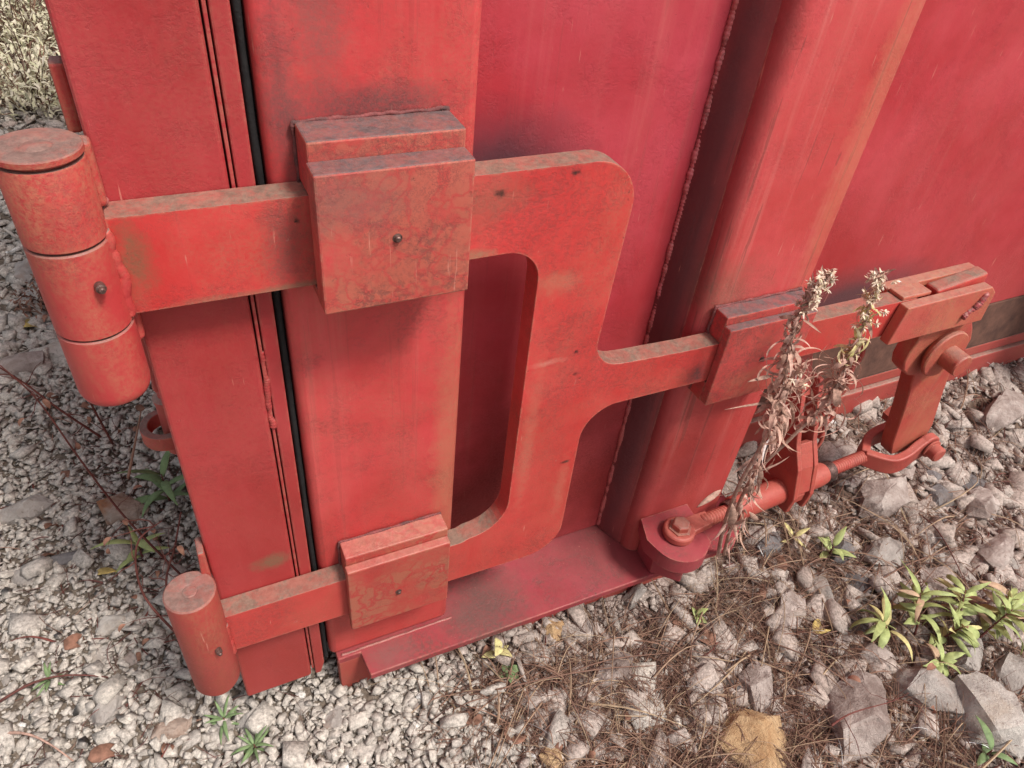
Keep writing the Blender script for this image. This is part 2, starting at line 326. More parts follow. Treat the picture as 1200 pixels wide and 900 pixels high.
# weld beads
def weld(path, r, step, name='weld_bead', mat=None, parent=None, jit=0.25, rip=1.0):
    """one continuous rippled bead of weld metal"""
    bm = bmesh.new(); p = [W(*q) for q in path]; P_, rad = [], []; k = 0
    for a, b in zip(p, p[1:]):
        n = max(2, int((b-a).length/(step*S*0.34)))
        for i in range(n):
            c = a.lerp(b, i/n); q = noise.noise(c*55)
            P_.append(c + Vector((noise.noise(c*90), noise.noise(c*90+Vector((5, 0, 0)))*0.4, noise.noise(c*90+Vector((9, 0, 0)))))*r*S*jit*1.6)
            rad.append(r*S*0.85*(1 + jit*1.3*q + rip*(0.0, 0.13, -0.10)[k % 3])); k += 1
    P_.append(p[-1]); rad.append(r*S*0.4)
    tube(bm, P_, rad, 9)
    return link(name, bm, mat or m_weld, parent, smooth=True)
weld([(0.978, 1.121, 0.4), (0.980, 1.121, -1.0), (0.979, 1.121, -1.76)], 0.0085, 0.0085, parent=cont)
# foot flange under post and rib, with its notch, and the skirt below
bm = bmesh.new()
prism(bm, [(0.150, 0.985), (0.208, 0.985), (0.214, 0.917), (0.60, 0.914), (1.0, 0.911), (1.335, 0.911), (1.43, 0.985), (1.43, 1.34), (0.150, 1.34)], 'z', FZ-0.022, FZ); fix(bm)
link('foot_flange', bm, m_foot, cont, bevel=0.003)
bm = bmesh.new(); box(bm, 0.152, 1.42, 0.987, 1.02, -2.02, FZ-0.023); fix(bm); link('foot_skirt', bm, m_rail, cont, bevel=0.003)
weld([(0.455, 0.994, FZ), (0.16, 0.994, FZ)], 0.0042, 0.006, parent=cont)
# bottom edge of the far section: mud-covered slope, red rail
bm = bmesh.new(); prism(bm, [(1.315, -1.463), (1.36, -1.463), (1.36, -1.66), (1.30, -1.66), (1.296, -1.655)], 'x', 1.32, 7.0); fix(bm); link('mud_ledge', bm, m_mud, cont, bevel=0.003)
bm = bmesh.new(); box(bm, 1.32, 7.0, 1.30, 1.38, -1.715, -1.664); box(bm, 1.32, 7.0, 1.285, 1.38, -2.0, -1.717); fix(bm); link('base_rail', bm, m_rail, cont, bevel=0.006)

m_grime = simple('grimy_weld', (0.055, 0.032, 0.03), (0.26, 0.06, 0.058), 60, 0.8, 0.6)
def bracket(x0, x1, zt, yf, yc, zc, zb, mat, bolt, ztop_b=None, armlo=None):
    """spacer blocks above and below the sliding plate, cover plate across them"""
    g = bpy.data.objects.new('guide_bracket', None); col_.objects.link(g); g.parent = cont
    g.location = W((x0+x1)/2, 1.0, zb) - cont.location; g.empty_display_size = 0.03
    bm = bmesh.new(); box(bm, x0+0.003, x1+0.002, yc, 0.9985, armlo[1]+0.003, zt); fix(bm); link('spacer_block', bm, mat, g, bevel=0.003)
    bm = bmesh.new(); box(bm, x0+0.003, x1+0.002, yc, 0.9985, min(zb, armlo[0]-0.012)-0.006, armlo[0]-0.003); fix(bm)
    link('spacer_block', bm, mat, g, bevel=0.003)
    bm = bmesh.new(); box(bm, x0, x1, yf, yc-0.0008, zb, zc); fix(bm); link('cover_plate', bm, mat, g, bevel=0.003)
    bm = bmesh.new(); rev(bm, (bolt[0], yf+0.002, bolt[1]), (0, -1, 0), [(0.0075, 0), (0.0072, 0.0025), (0.0048, 0.003), (0.0045, 0.007), (0.0032, 0.0085), (0, 0.0087)], 14)
    fix(bm); link('bolt', bm, m_steel, g, smooth=False)
    weld([(x0+0.002, 0.994, zb), (x0+0.001, 0.994, zt), (x1, 0.994, zt+0.002), (x1+0.002, 0.994, zb)], 0.0036, 0.006, 'weld_seam', m_grime, g, 0.45)
    return g
b1 = bracket(0.174, 0.3955, -0.412, 0.884, 0.927, -0.437, -0.652, m_brk, (0.283, -0.542), armlo=(-0.643, -0.4975))
b2 = bracket(0.180, 0.4105, -1.324, 0.925, 0.9475, -1.345, -1.562, m_brk_low, (0.290, -1.467), armlo=(-1.533, -1.405))
b3 = bracket(1.032, 1.276, -0.893, 0.928, 0.9515, -0.911, -1.127, m_brk, (1.157, -1.018), armlo=(-1.072, -0.965))

# ------------------------------------------------------------------ door (part of the container)
door = bpy.data.objects.new('door', None); col_.objects.link(door); door.parent = cont; door.empty_display_size = 0.03
door.location = W(-0.07, 1.0, -1.83) - cont.location; door['label'] = 'tall narrow red end door frame with twin grooves'
bm = bmesh.new(); box(bm, -0.0725, 0.0845, 1.0, 1.20, -1.83, TOP+0.1); fix(bm); o = link('door_frame', bm, m_door, door, bevel=0.007, segs=3)
bm = bmesh.new(); box(bm, 0.0868, 0.0917, 1.001, 1.02, -1.80, TOP+0.1); fix(bm); link('groove_strip', bm, m_door, door, bevel=0.001)
bm = bmesh.new(); prism(bm, [(0.094, TOP+0.1), (0.094, -1.83), (0.108, -1.83), (0.1185, -1.79), (0.1185, TOP+0.1)], 'y', 1.0, 1.09); fix(bm); link('door_flange', bm, m_door, door, bevel=0.003)
bm = bmesh.new(); box(bm, 0.0847, 0.0938, 1.0215, 1.06, -1.82, TOP+0.1); fix(bm); link('groove_backing', bm, m_seal, door)
weld([(0.0893, 1.004, -0.79), (0.0893, 1.004, -0.96)], 0.0055, 0.006, 'groove_filler', m_door, door, 0.5)
bm = bmesh.new(); 
zz = np.linspace(TOP, -1.80, 240); tube(bm, [W(0.1272 + 0.0016*noise.noise(Vector((z*6, 0, 0))), 1.020 + 0.002*noise.noise(Vector((z*9, 3, 0))), z) for z in zz], [(0.0054 + 0.0012*noise.noise(Vector((z*14, 7, 0))))*S for z in zz], 10); box(bm, 0.1195, 0.1350, 1.03, 1.10, -1.80, TOP)
fix(bm); link('rubber_seal', bm, m_seal, door, smooth=True)
bm = bmesh.new(); box(bm, -0.0725, 0.118, 1.201, 3.6, -1.78, TOP+0.1); fix(bm); link('door_leaf', bm, m_wall_far, door)
# hinge knuckles fixed to the door, strap plates behind them
HX, HY, HR = -0.120, 0.955, 0.0480
bm = bmesh.new(); rev(bm, (HX, HY, -0.412), (0, 0, -1), [(0, 0), (HR-0.001, 0), (HR, 0.002), (HR, 0.1005), (HR-0.002, 0.1025), (0, 0.1025)], 48); fix(bm); o = link('hinge_knuckle', bm, m_barrel, door); shade_auto(o, 30)
bm = bmesh.new(); rev(bm, (HX, HY, -0.6475), (0, 0, -1), [(0, 0), (HR-0.002, 0), (HR, 0.002), (HR, 0.100), (HR*0.98, 0.108), (HR*0.92, 0.115), (HR*0.82, 0.119), (0, 0.121)], 48); fix(bm); o = link('hinge_knuckle', bm, m_barrel, door); shade_auto(o, 30)
bm = bmesh.new(); prism(bm, [(-0.090, -0.335), (-0.0735, -0.335), (-0.0735, -0.42), (-0.090, -0.42)], 'y', 1.03, 1.06)
fix(bm); link('hinge_strap', bm, m_barrel, door, bevel=0.004); bm = bmesh.new()
prism(bm, [(-0.118, -0.402), (-0.066, -0.408), (-0.066, -0.492), (-0.118, -0.500)], 'y', 0.972, 0.9985)
fix(bm); link('hinge_strap', bm, m_barrel, door, bevel=0.006, segs=3); bm = bmesh.new()
prism(bm, [(-0.118, -0.655), (-0.066, -0.655), (-0.066, -0.700), (-0.118, -0.735)], 'y', 0.972, 0.9985)
fix(bm); link('hinge_strap', bm, m_barrel, door, bevel=0.006, segs=3)
bm = bmesh.new(); prism(bm, [(-0.086, -1.225), (-0.0735, -1.225), (-0.0735, -1.33), (-0.092, -1.33)], 'y', 0.985, 1.03); fix(bm); link('hinge_strap', bm, m_barrel, door, bevel=0.004)
weld([(-0.079, 0.972, -0.405), (-0.074, 0.985, -0.490)], 0.008, 0.006, 'weld_seam', m_weld, door, 0.5)

# ------------------------------------------------------------------ locking plate
lp = thing('locking_plate', 'flat red steel locking plate with rounded slot handle sliding through three guide brackets', 'latch', (0.3, 0.976, -1.56))
Y0, Y1 = 0.952, 0.9975
out = [(-0.073, -0.4975), (0.636, -0.4975)] + arc(0.636, -0.5855, 0.088, 90, 0, 10) + [(0.7125, -0.87)]
out += arc(0.783, -0.880, 0.072, 188, 262, 8)[0:] + [(0.80, -0.9535+0.0), (0.95, -0.9615), (1.655, -0.9665), (1.655, -1.072), (0.80, -1.066)]
out += arc(0.800, -1.150, 0.084, 90, 180, 9) + [(0.718, -1.44)] + arc(0.630, -1.450, 0.088, 0, -88, 9) + [(-0.073, -1.530), (-0.073, -1.403)]
out += [(0.45, -1.398)] + arc(0.468, -1.300, 0.090, -90, 0, 9) + [(0.557, -0.72)] + arc(0.492, -0.708, 0.065, 0, 90, 9) + [(-0.073, -0.643)]
bm = bmesh.new(); prism(bm, out, 'y', Y0, Y1); fix(bm)
bmesh.ops.triangulate(bm, faces=[f for f in bm.faces if len(f.verts) > 4])
o = link('slotted_plate', bm, m_plate, lp, bevel=0.0028); shade_auto(o, 40)
bm = bmesh.new(); rev(bm, (HX, HY, -0.5175), (0, 0, -1), [(0, 0), (HR-0.002, 0), (HR, 0.002), (HR, 0.1255), (HR-0.002, 0.1275), (0, 0.1275)], 48)
fix(bm); o = link('upper_hinge_barrel', bm, m_barrel, lp); shade_auto(o, 30)
bm = bmesh.new(); rev(bm, (HX, HY, -0.397), (0, 0, -1), [(0, 0), (0.012, 0.0005), (0.017, 0.0025), (0.021, 0.0012), (0.036, 0.0006), (0.0475, 0.001), (0.0490, 0.0025), (0.0490, 0.0085), (0.047, 0.0105), (0.040, 0.011), (0.040, 0.0148), (0, 0.0148)], 48)
fix(bm); o = link('hinge_pin_cap', bm, m_barrel, lp); shade_auto(o, 30)
bm = bmesh.new(); rev(bm, (HX+0.005, HY, -1.287), (0, 0, -1), [(0, 0), (0.012, 0), (0.014, 0.0015), (0.017, 0), (HR-0.003, 0), (HR, 0.003), (HR, 0.320), (HR-0.006, 0.334), (0, 0.336)], 48)
fix(bm); o = link('lower_hinge_barrel', bm, m_barrel, lp); shade_auto(o, 30)
weld([(-0.077, 0.947, -0.512), (-0.071, 0.947, -0.58), (-0.076, 0.947, -0.642)], 0.010, 0.006, 'weld_seam', m_barrel, lp, 0.2, 0.0)
weld([(-0.073, 0.947, -1.42), (-0.070, 0.947, -1.53)], 0.009, 0.006, 'weld_seam', m_barrel, lp, 0.2, 0.0)
for c in ((-0.097, -0.566), (-0.094, -1.443)):
    bm = bmesh.new(); rev(bm, (c[0], 0.912, c[1]), (0.25, -1, 0), [(0.0066, 0), (0.0066, 0.009), (0.0045, 0.010), (0.0042, 0.014), (0.003, 0.016), (0, 0.0162)], 12); fix(bm); link('grease_nipple', bm, m_steel, lp)

# ------------------------------------------------------------------ end keeper and latch lever
lv = thing('latch_lever', 'heavy red steel lever with round pivot pin at the end of the sliding bar', 'lever', (1.95, 0.98, -1.58))
bm = bmesh.new(); prism(bm, [(1.592, -0.9665), (1.899, -0.963), (1.925, -0.985), (1.937, -1.078), (1.583, -1.079)], 'y', 0.922, 0.9505); fix(bm); link('front_cheek', bm, m_lever, lv, bevel=0.003)
bm = bmesh.new(); prism(bm, [(1.60, -0.960), (1.93, -0.956), (1.95, -1.08), (1.60, -1.08)], 'y', 0.9995, 1.030); fix(bm); link('rear_cheek', bm, m_lever, lv, bevel=0.003)
bm = bmesh.new(); box(bm, 1.60, 1.70, 0.9515, 0.9985, -0.966, -0.955); fix(bm); link('filler_pad', bm, m_lever, lv, bevel=0.003)
bm = bmesh.new(); vs = box(bm, 1.735, 1.915, 0.956, 0.9965, -1.02, -0.950, ((1.84, 0.975, -0.97), 'Y', math.radians(-7))); fix(bm); link('wedge_block', bm, m_plate, lv, bevel=0.008, segs=3)
lev = [(1.745, -1.074), (1.762, -1.13)] + [(1.752, -1.17), (1.752, -1.20), (1.768, -1.235), (1.80, -1.262), (1.834, -1.272)] + [(1.888, -1.43), (1.932, -1.585), (1.955, -1.640), (2.03, -1.655), (2.098, -1.62), (2.092, -1.55), (2.045, -1.42), (1.998, -1.28)] + [(2.012, -1.235), (2.008, -1.18), (1.985, -1.14), (1.958, -1.105), (1.952, -1.074)]
bm = bmesh.new(); prism(bm, lev, 'y', 0.9515, 0.9985); fix(bm); o = link('lever_arm', bm, m_lever, lv, bevel=0.004, segs=2); shade_auto(o, 30)
bm = bmesh.new(); rev(bm, (1.875, 0.950, -1.185), (0, -1, 0), [(0.0, 0), (0.060, 0), (0.073, 0.012), (0.076, 0.016), (0.076, 0.024), (0.073, 0.027), (0.030, 0.027)], 40); fix(bm); o = link('washer', bm, m_lever, lv); shade_auto(o, 30)
bm = bmesh.new(); rev(bm, (1.880, 0.925, -1.187), (0, -1, 0), [(0.034, 0), (0.0335, 0.050), (0.031, 0.054), (0, 0.055)], 32); fix(bm); o = link('pivot_pin', bm, m_lever, lv); shade_auto(o, 30)
weld([(1.83, 0.919, -1.045), (1.86, 0.919, -1.02), (1.885, 0.919, -0.985)], 0.011, 0.008, 'weld_blob', m_weld, lv, 0.5)

# ------------------------------------------------------------------ turnbuckle with its lug, ratchet and fork
tb = thing('ratchet_turnbuckle', 'red ratchet turnbuckle lying low between the bolted lug and the latch lever', 'turnbuckle', (1.5, 0.96, -1.70))
PA, PB = Vector((1.085, 0.915, -1.598)), Vector((1.915, 0.985, -1.650)); AX = (PB-PA).normalized()
def along(d): return PA + AX*d
def screw(name, d0, d1, r, pitch):
    bm = bmesh.new(); prof = []; d = d0
    while d < d1:
        prof += [(r*0.86, d), (r, d+pitch*0.35), (r, d+pitch*0.6), (r*0.86, d+pitch*0.95)]; d += pitch
    c = along(0); rev(bm, c, AX, [(0, d0)] + prof + [(0, d1)], 20); fix(bm); return link(name, bm, m_turn if name != 'x' else m_steel, tb)
screw('threaded_rod', 0.08, 0.26, 0.021, 0.0105); screw('threaded_rod', 0.56, 0.80, 0.021, 0.0105)
bm = bmesh.new(); rev(bm, along(0.20), AX, [(0.018, 0), (0.034, 0), (0.0375, 0.006), (0.0375, 0.36), (0.034, 0.385), (0.026, 0.392), (0.018, 0.392)], 32); fix(bm); o = link('tube_body', bm, m_turn, tb); shade_auto(o, 30)
for q in (0.188, 0.602):
    bm = bmesh.new(); prof = []
    for k in range(5): prof += [(0.026, k*0.007), (0.031, k*0.007+0.002), (0.031, k*0.007+0.004), (0.026, k*0.007+0.006)]
    rev(bm, along(q-0.012), AX, prof, 24); fix(bm); link('spring_collar', bm, m_steel, tb, smooth=True)
# eye end under the hex bolt
bm = bmesh.new(); rev(bm, (PA.x, PA.y, -1.613), (0, 0, 1), [(0, 0), (0.040, 0), (0.044, 0.005), (0.044, 0.022), (0.040, 0.028), (0.0, 0.028)], 32)
prism(bm, [(PA.x+0.02, PA.y-0.026), (PA.x+0.105, PA.y-0.016), (PA.x+0.105, PA.y+0.028), (PA.x+0.02, PA.y+0.028)], 'z', -1.611, -1.587); fix(bm); o = link('eye_end', bm, m_turn, tb, bevel=0.003); shade_auto(o, 30)
bm = bmesh.new(); rev(bm, (PA.x, PA.y, -1.585), (0, 0, 1), [(0, 0), (0.033, 0), (0.033, 0.004), (0.0255, 0.0042), (0.0255, 0.020), (0.021, 0.024), (0, 0.025)], 6); fix(bm); o = link('hex_bolt', bm, m_lever, tb, bevel=0.0015)
# fork
bm = bmesh.new()
c0 = PB - AX*0.05
up = Vector((0, 0, 1))
def ear(sgn):
    pts = [c0 + Vector((0, 0, 0)), Vector((1.925, 0.978 + sgn*0.050, -1.652)), Vector((1.975, 0.978+sgn*0.060, -1.642)), Vector((2.03, 0.978+sgn*0.052, -1.625)), Vector((2.075, 0.978+sgn*0.050, -1.612))]
    P = smooth_path(pts, 5); Aq = []
    hh = [0.028 + 0.014*(i/(len(P)-1)) for i in range(len(P))]
    for i, p in enumerate(P):
        T = (P[min(i+1, len(P)-1)]-P[max(i-1, 0)]).normalized(); nrm = T.cross(up).normalized()*0.014
        Aq.append([bm.verts.new(W(*(p + a*nrm + b*up*hh[i]))) for a, b in ((-1,-1), (1,-1), (1,1), (-1,1))])
    for A, B in zip(Aq, Aq[1:]):
        for k in range(4): bm.faces.new((A[k], A[(k+1)%4], B[(k+1)%4], B[k]))
    bm.faces.new(Aq[0][::-1]); bm.faces.new(Aq[-1])
ear(-1); ear(1)
for sgn in (-1, 1): rev(bm, (2.075, 0.978+sgn*0.050-0.014, -1.612), (0, 1, 0), [(0, 0), (0.042, 0), (0.042, 0.028), (0, 0.028)], 24)
fix(bm); o = link('fork_end', bm, m_turn, tb, bevel=0.005, segs=3); shade_auto(o, 40)
bm = bmesh.new(); rev(bm, (2.075, 0.908, -1.612), (0, -1, 0), [(0, 0), (0.034, 0), (0.034, 0.005), (0.027, 0.006), (0.027, 0.032), (0.022, 0.036), (0, 0.036)], 20); rev(bm, (2.075, 0.905, -1.612), (0, 1, 0), [(0, 0), (0.018, 0), (0.018, 0.17), (0, 0.17)], 12)
rev(bm, (2.075, 1.062, -1.612), (0, 1, 0), [(0, 0), (0.03, 0), (0.03, 0.03), (0, 0.03)], 6); fix(bm); o = link('fork_bolt', bm, m_turn, tb); shade_auto(o, 30)
# ratchet housing: two side plates across the tube, pawl between, handle leaning back towards the steel
RX = 1.475; RY, RZ = along((RX-PA.x)).y, along((RX-PA.x)).z
hous = [(RY-0.052, RZ-0.045), (RY-0.058, RZ+0.02), (RY-0.03, RZ+0.115), (RY+0.010, RZ+0.18), (RY+0.075, RZ+0.36), (RY+0.115, RZ+0.355), (RY+0.085, RZ+0.17), (RY+0.095, RZ+0.09), (RY+0.075, RZ-0.02), (RY+0.045, RZ-0.055)]
for dx in (0.0, 0.062):
    bm = bmesh.new(); prism(bm, hous, 'x', RX+dx, RX+dx+0.016); fix(bm); link('ratchet_side_plate', bm, m_turn, tb, bevel=0.003)
bm = bmesh.new(); prism(bm, [(RY-0.052, RZ+0.03), (RY-0.026, RZ+0.113), (RY+0.012, RZ+0.18), (RY+0.03, RZ+0.17), (RY+0.0, RZ+0.11), (RY-0.035, RZ+0.03)], 'x', RX+0.0165, RX+0.0615)
rev(bm, (RX+0.02, RY, RZ), AX, [(0.03, 0), (0.05, 0.0), (0.05, 0.038), (0.03, 0.038)], 12); fix(bm); link('ratchet_gear', bm, m_turn, tb, bevel=0.002)
bm = bmesh.new()
prism(bm, [(RY+0.078, RZ+0.30), (RY+0.165, RZ+0.50), (RY+0.195, RZ+0.50), (RY+0.112, RZ+0.29)], 'x', RX+0.017, RX+0.060); fix(bm); link('ratchet_handle', bm, m_turn, tb, bevel=0.004)
# lug plate welded to the container foot
bm = bmesh.new(); lug = [(1.018, 0.9985), (0.995, 0.93)] + [(1.005, 0.885)] + arc(1.085, 0.905, 0.082, 190, 300, 8) + [(1.16, 0.86), (1.175, 0.9985)]
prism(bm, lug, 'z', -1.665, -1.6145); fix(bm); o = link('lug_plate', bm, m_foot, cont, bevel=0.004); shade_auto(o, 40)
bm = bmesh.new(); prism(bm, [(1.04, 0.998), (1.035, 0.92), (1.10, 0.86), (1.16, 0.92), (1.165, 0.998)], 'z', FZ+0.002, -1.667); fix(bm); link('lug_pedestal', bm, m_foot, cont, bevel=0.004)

# chain behind the ratchet
ch = thing('safety_chain', 'short rusty red chain hanging behind the ratchet handle', 'chain', (1.66, 1.06, -1.75))
p0, p1 = Vector((1.70, 1.06, -1.22)), Vector((1.655, 1.02, -1.68)); nl = 9
for i in range(nl):
    c = p0.lerp(p1, (i+0.5)/nl); ln = (p1-p0).length/nl*0.72; pts = []
    for a in range(17):
        q = a/16*2*math.pi; u = math.cos(q)*0.016; v = math.sin(q)*ln
        d = (p1-p0).normalized(); sd_ = Vector((0.5, 0.86, 0)) if i % 2 else Vector((0.86, -0.5, 0))
        pts.append(W(*(c + sd_*u + d*v)))
    bm = bmesh.new(); tube(bm, pts, 0.0058*S, 7, False); fix(bm); link('chain_link', bm, m_rail, ch, smooth=True)

# ring and pipe of the drain valve seen past the door's left edge
rg = thing('rear_latch_ring', 'rusty red half ring with short pipe behind the left edge of the door frame', 'ring', (-0.09, 1.3, -1.3))
bm = bmesh.new(); pts = []
cr = (-0.099, 1.30, -1.178)
prof = [(0.034, -0.018), (0.050, -0.018), (0.050, 0.018), (0.034, 0.018)]
rings = []
for i in range(33):
    a = 2*math.pi*i/32
    if i == 32: rings.append(rings[0]); break
    rings.append([bm.verts.new(W(cr[0]+r*math.cos(a)*1.0, cr[1]+r*math.sin(a)*1.0, cr[2]+h)) for r, h in prof])
for A, B in zip(rings, rings[1:]):
    for k in range(4): bm.faces.new((A[k], A[(k+1)%4], B[(k+1)%4], B[k]))
fix(bm); o = link('ring', bm, m_barrel, rg, bevel=0.002); shade_auto(o, 40)
bm = bmesh.new(); rev(bm, (-0.082, 1.30, -1.05), (-0.02, 0, -1), [(0, 0), (0.021, 0), (0.021, 0.012), (0.016, 0.014), (0.016, 0.034), (0.027, 0.04), (0.024, 0.06), (0.021, 0.19), (0, 0.19)], 24); fix(bm); o = link('pipe', bm, m_rail, rg); shade_auto(o, 30)
bm = bmesh.new(); box(bm, -0.10, -0.06, 1.28, 1.32, -1.06, -0.62); fix(bm); link('bracket', bm, m_rail, rg, bevel=0.004)

# ================================================================== ground
GZ = -1.95
def gh(x, y):
    """ground height in layout units"""
    h = GZ + 0.030*noise.noise(Vector((x*1.3, y*1.3, 0))) + 0.012*noise.noise(Vector((x*5, y*5, 3)))
    if x > 1.2: h += 0.17*min(1, (x-1.2)/0.8)*max(0, min(1, (y-0.9)/0.5))
    if y > 2.5 and x < 0: h += 0.02*(y-2.5)
    return h
def axis_pts(a, b, fine0, fine1, nf, nc):
    return sorted(set(list(np.linspace(a, fine0, nc)) + list(np.linspace(fine0, fine1, nf)) + list(np.linspace(fine1, b, nc))))
xs = axis_pts(-60, 60, -2.0, 5.0, 281, 14); ys = axis_pts(-40, 90, -0.8, 4.0, 193, 14)
vv = [tuple(W(x, y, gh(x, y))) for y in ys for x in xs]
nx = len(xs); ff = [(j*nx+i, j*nx+i+1, (j+1)*nx+i+1, (j+1)*nx+i) for j in range(len(ys)-1) for i in range(nx-1)]
me = bpy.data.meshes.new('ground'); me.from_pydata(vv, [], ff)
m, t, p = new_mat('dirt_and_grit'); g = t.nodes.new('ShaderNodeNewGeometry'); pos = g.outputs['Position']
sx = t.nodes.new('ShaderNodeSeparateXYZ'); L(t, pos, sx.inputs[0])
zone = ramp(t, math_(t, 'ADD', math_(t, 'MULTIPLY', sx.outputs['X'], 0.5), math_(t, 'MULTIPLY', noise_(t, pos, 6, 4), 0.4)), 0.30, 0.5)
ca = mix(t, ramp(t, noise_(t, pos, 60, 8, 0.75), 0.35, 0.65), (0.06, 0.045, 0.035), (0.25, 0.20, 0.16))
cb = mix(t, ramp(t, noise_(t, pos, 45, 8, 0.75), 0.35, 0.65), (0.04, 0.025, 0.02), (0.22, 0.155, 0.12))
vc = N(t, 'ShaderNodeTexVoronoi', Scale=30.0); dd = t.nodes.new('ShaderNodeTexNoise'); dd.inputs['Scale'].default_value = 20; dd.inputs['Detail'].default_value = 8; L(t, pos, dd.inputs['Vector'])
dv = mix(t, 0.06, pos, dd.outputs['Color'], 'LINEAR_LIGHT'); L(t, dv, vc.inputs['Vector'])
ve = N(t, 'ShaderNodeTexVoronoi', feature='DISTANCE_TO_EDGE', Scale=30.0); L(t, dv, ve.inputs['Vector'])
sc1 = t.nodes.new('ShaderNodeSeparateColor'); L(t, vc.outputs['Color'], sc1.inputs[0])
shale = mix(t, sc1.outputs[0], (0.20, 0.145, 0.125), (0.44, 0.36, 0.32)); shale = mix(t, ramp(t, ve.outputs['Distance'], 0.02, 0.10, (1,1,1,1), (0,0,0,1)), shale, (0.05, 0.032, 0.027))
cb = mix(t, ramp(t, noise_(t, pos, 5, 6, 0.6), 0.42, 0.52), cb, shale)
L(t, mix(t, zone, ca, cb), p.inputs['Base Color']); p.inputs['Roughness'].default_value = 0.95; p.inputs['Specular IOR Level'].default_value = 0.15
vo = N(t, 'ShaderNodeTexVoronoi', Scale=110.0); L(t, pos, vo.inputs['Vector'])
b = N(t, 'ShaderNodeBump', Strength=0.9, Distance=0.004); L(t, math_(t, 'ADD', math_(t, 'MULTIPLY', vo.outputs['Distance'], -1.0), noise_(t, pos, 70, 8, 0.7)), b.inputs['Height']); L(t, b.outputs[0], p.inputs['Normal'])
me.materials.append(m); me.polygons.foreach_set('use_smooth', [True]*len(me.polygons))
gr_o = bpy.data.objects.new('ground', me); col_.objects.link(gr_o); gr_o['kind'] = 'structure'

m_gravel = multi('crushed_limestone', [(0.43, 0.38, 0.34), (0.20, 0.175, 0.165), (0.58, 0.525, 0.475), (0.28, 0.235, 0.20), (0.49, 0.44, 0.41), (0.23, 0.205, 0.195), (0.54, 0.48, 0.42), (0.34, 0.23, 0.155), (0.40, 0.355, 0.32), (0.61, 0.55, 0.50), (0.27, 0.20, 0.16), (0.55, 0.49, 0.43)], 0.92, 150, 0.8, 0.30, bd=0.003)
m_rubble = multi('brownish_rubble', [(0.38, 0.30, 0.26), (0.16, 0.125, 0.11), (0.48, 0.395, 0.345), (0.24, 0.18, 0.155), (0.41, 0.335, 0.30), (0.19, 0.15, 0.135), (0.54, 0.46, 0.41), (0.32, 0.215, 0.16), (0.12, 0.09, 0.08), (0.44, 0.37, 0.33)], 0.92, 150, 0.8, 0.32, bd=0.003)
def hull(n, sq=(1, 0.8, 0.55), sub=False, seed=0):
    r = random.Random(seed); bm = bmesh.new()
    for i in range(n):
        v = Vector([r.gauss(0, 1) for _ in range(3)]).normalized(); q = r.uniform(0.8, 1.05)
        bm.verts.new((v.x*sq[0]*q, v.y*sq[1]*q, v.z*sq[2]*q))
    res = bmesh.ops.convex_hull(bm, input=bm.verts)
    bmesh.ops.delete(bm, geom=[e for e in res['geom_interior'] if isinstance(e, bmesh.types.BMVert)], context='VERTS')
    bmesh.ops.dissolve_limit(bm, angle_limit=math.radians(14), verts=bm.verts, edges=bm.edges)
    bmesh.ops.triangulate(bm, faces=bm.faces)
    return bm
def block(seed):
    r = random.Random(seed); bm = bmesh.new(); sq = r.choice([(1, .8, .2), (1, .6, .28), (1, .9, .4), (1, .7, .15)])
    for a in (-1, 1):
        for b_ in (-1, 1):
            for c in (-1, 1): bm.verts.new((a*sq[0]*r.uniform(.45, 1), b_*sq[1]*r.uniform(.45, 1), c*sq[2]*r.uniform(.5, 1)))
    bm.verts.new((r.uniform(-.3, .3), r.uniform(-.3, .3), sq[2]*1.1))
    res = bmesh.ops.convex_hull(bm, input=bm.verts)
    bmesh.ops.delete(bm, geom=[e for e in res['geom_interior'] if isinstance(e, bmesh.types.BMVert)], context='VERTS')
    return bm
protos = []
for i in range(26):
    bm = hull(random.choice([7, 8, 9, 11, 12]), random.choice([(1, .8, .25), (1, .65, .2), (1, .9, .4), (1, .5, .25), (1, .8, .14)]), seed=i+100)
    if i % 3: bm.free(); bm = block(i)
    bm.verts.ensure_lookup_table(); bm.verts.index_update()
    protos.append((np.array([v.co[:] for v in bm.verts]), np.array([[v.index for v in f.verts] for f in bm.faces]))); bm.free()
def rotm(a, b, c):
    return np.array(Matrix.Rotation(a, 3, 'Z') @ Matrix.Rotation(b, 3, 'X') @ Matrix.Rotation(c, 3, 'Y'))
def scatter(name, mat, items):
    """items: (x, y, z, size) layout units -> one mesh of loose chips"""
    VV, FF, off = [], [], 0
    for (x, y, z, s) in items:
        v, f = protos[random.randrange(len(protos))]
        R_ = rotm(random.uniform(0, 6.28), random.gauss(0, 0.42), random.gauss(0, 0.42))
        VV.append((v*s*S) @ R_.T + np.array(W(x, y, z))); FF.append(f+off); off += len(v)
    V_, F_ = np.concatenate(VV), np.concatenate(FF)
    me = bpy.data.meshes.new(name); me.vertices.add(len(V_)); me.vertices.foreach_set('co', V_.ravel())
    me.loops.add(F_.size); me.loops.foreach_set('vertex_index', F_.ravel().astype(np.int32))
    me.polygons.add(len(F_)); me.polygons.foreach_set('loop_start', np.arange(0, F_.size, 3, dtype=np.int32)); me.polygons.foreach_set('loop_total', np.full(len(F_), 3, dtype=np.int32))
    me.update(calc_edges=True); me.materials.append(mat)
    o = bpy.data.objects.new(name, me); col_.objects.link(o); o['kind'] = 'stuff'; return o
def under(x, y):           # hidden beneath the container
    return (x > -0.08 and y > 1.02 and x < 1.35) or (x > 0.13 and y > 1.0 and x < 1.35) or (x >= 1.35 and y > 1.42)
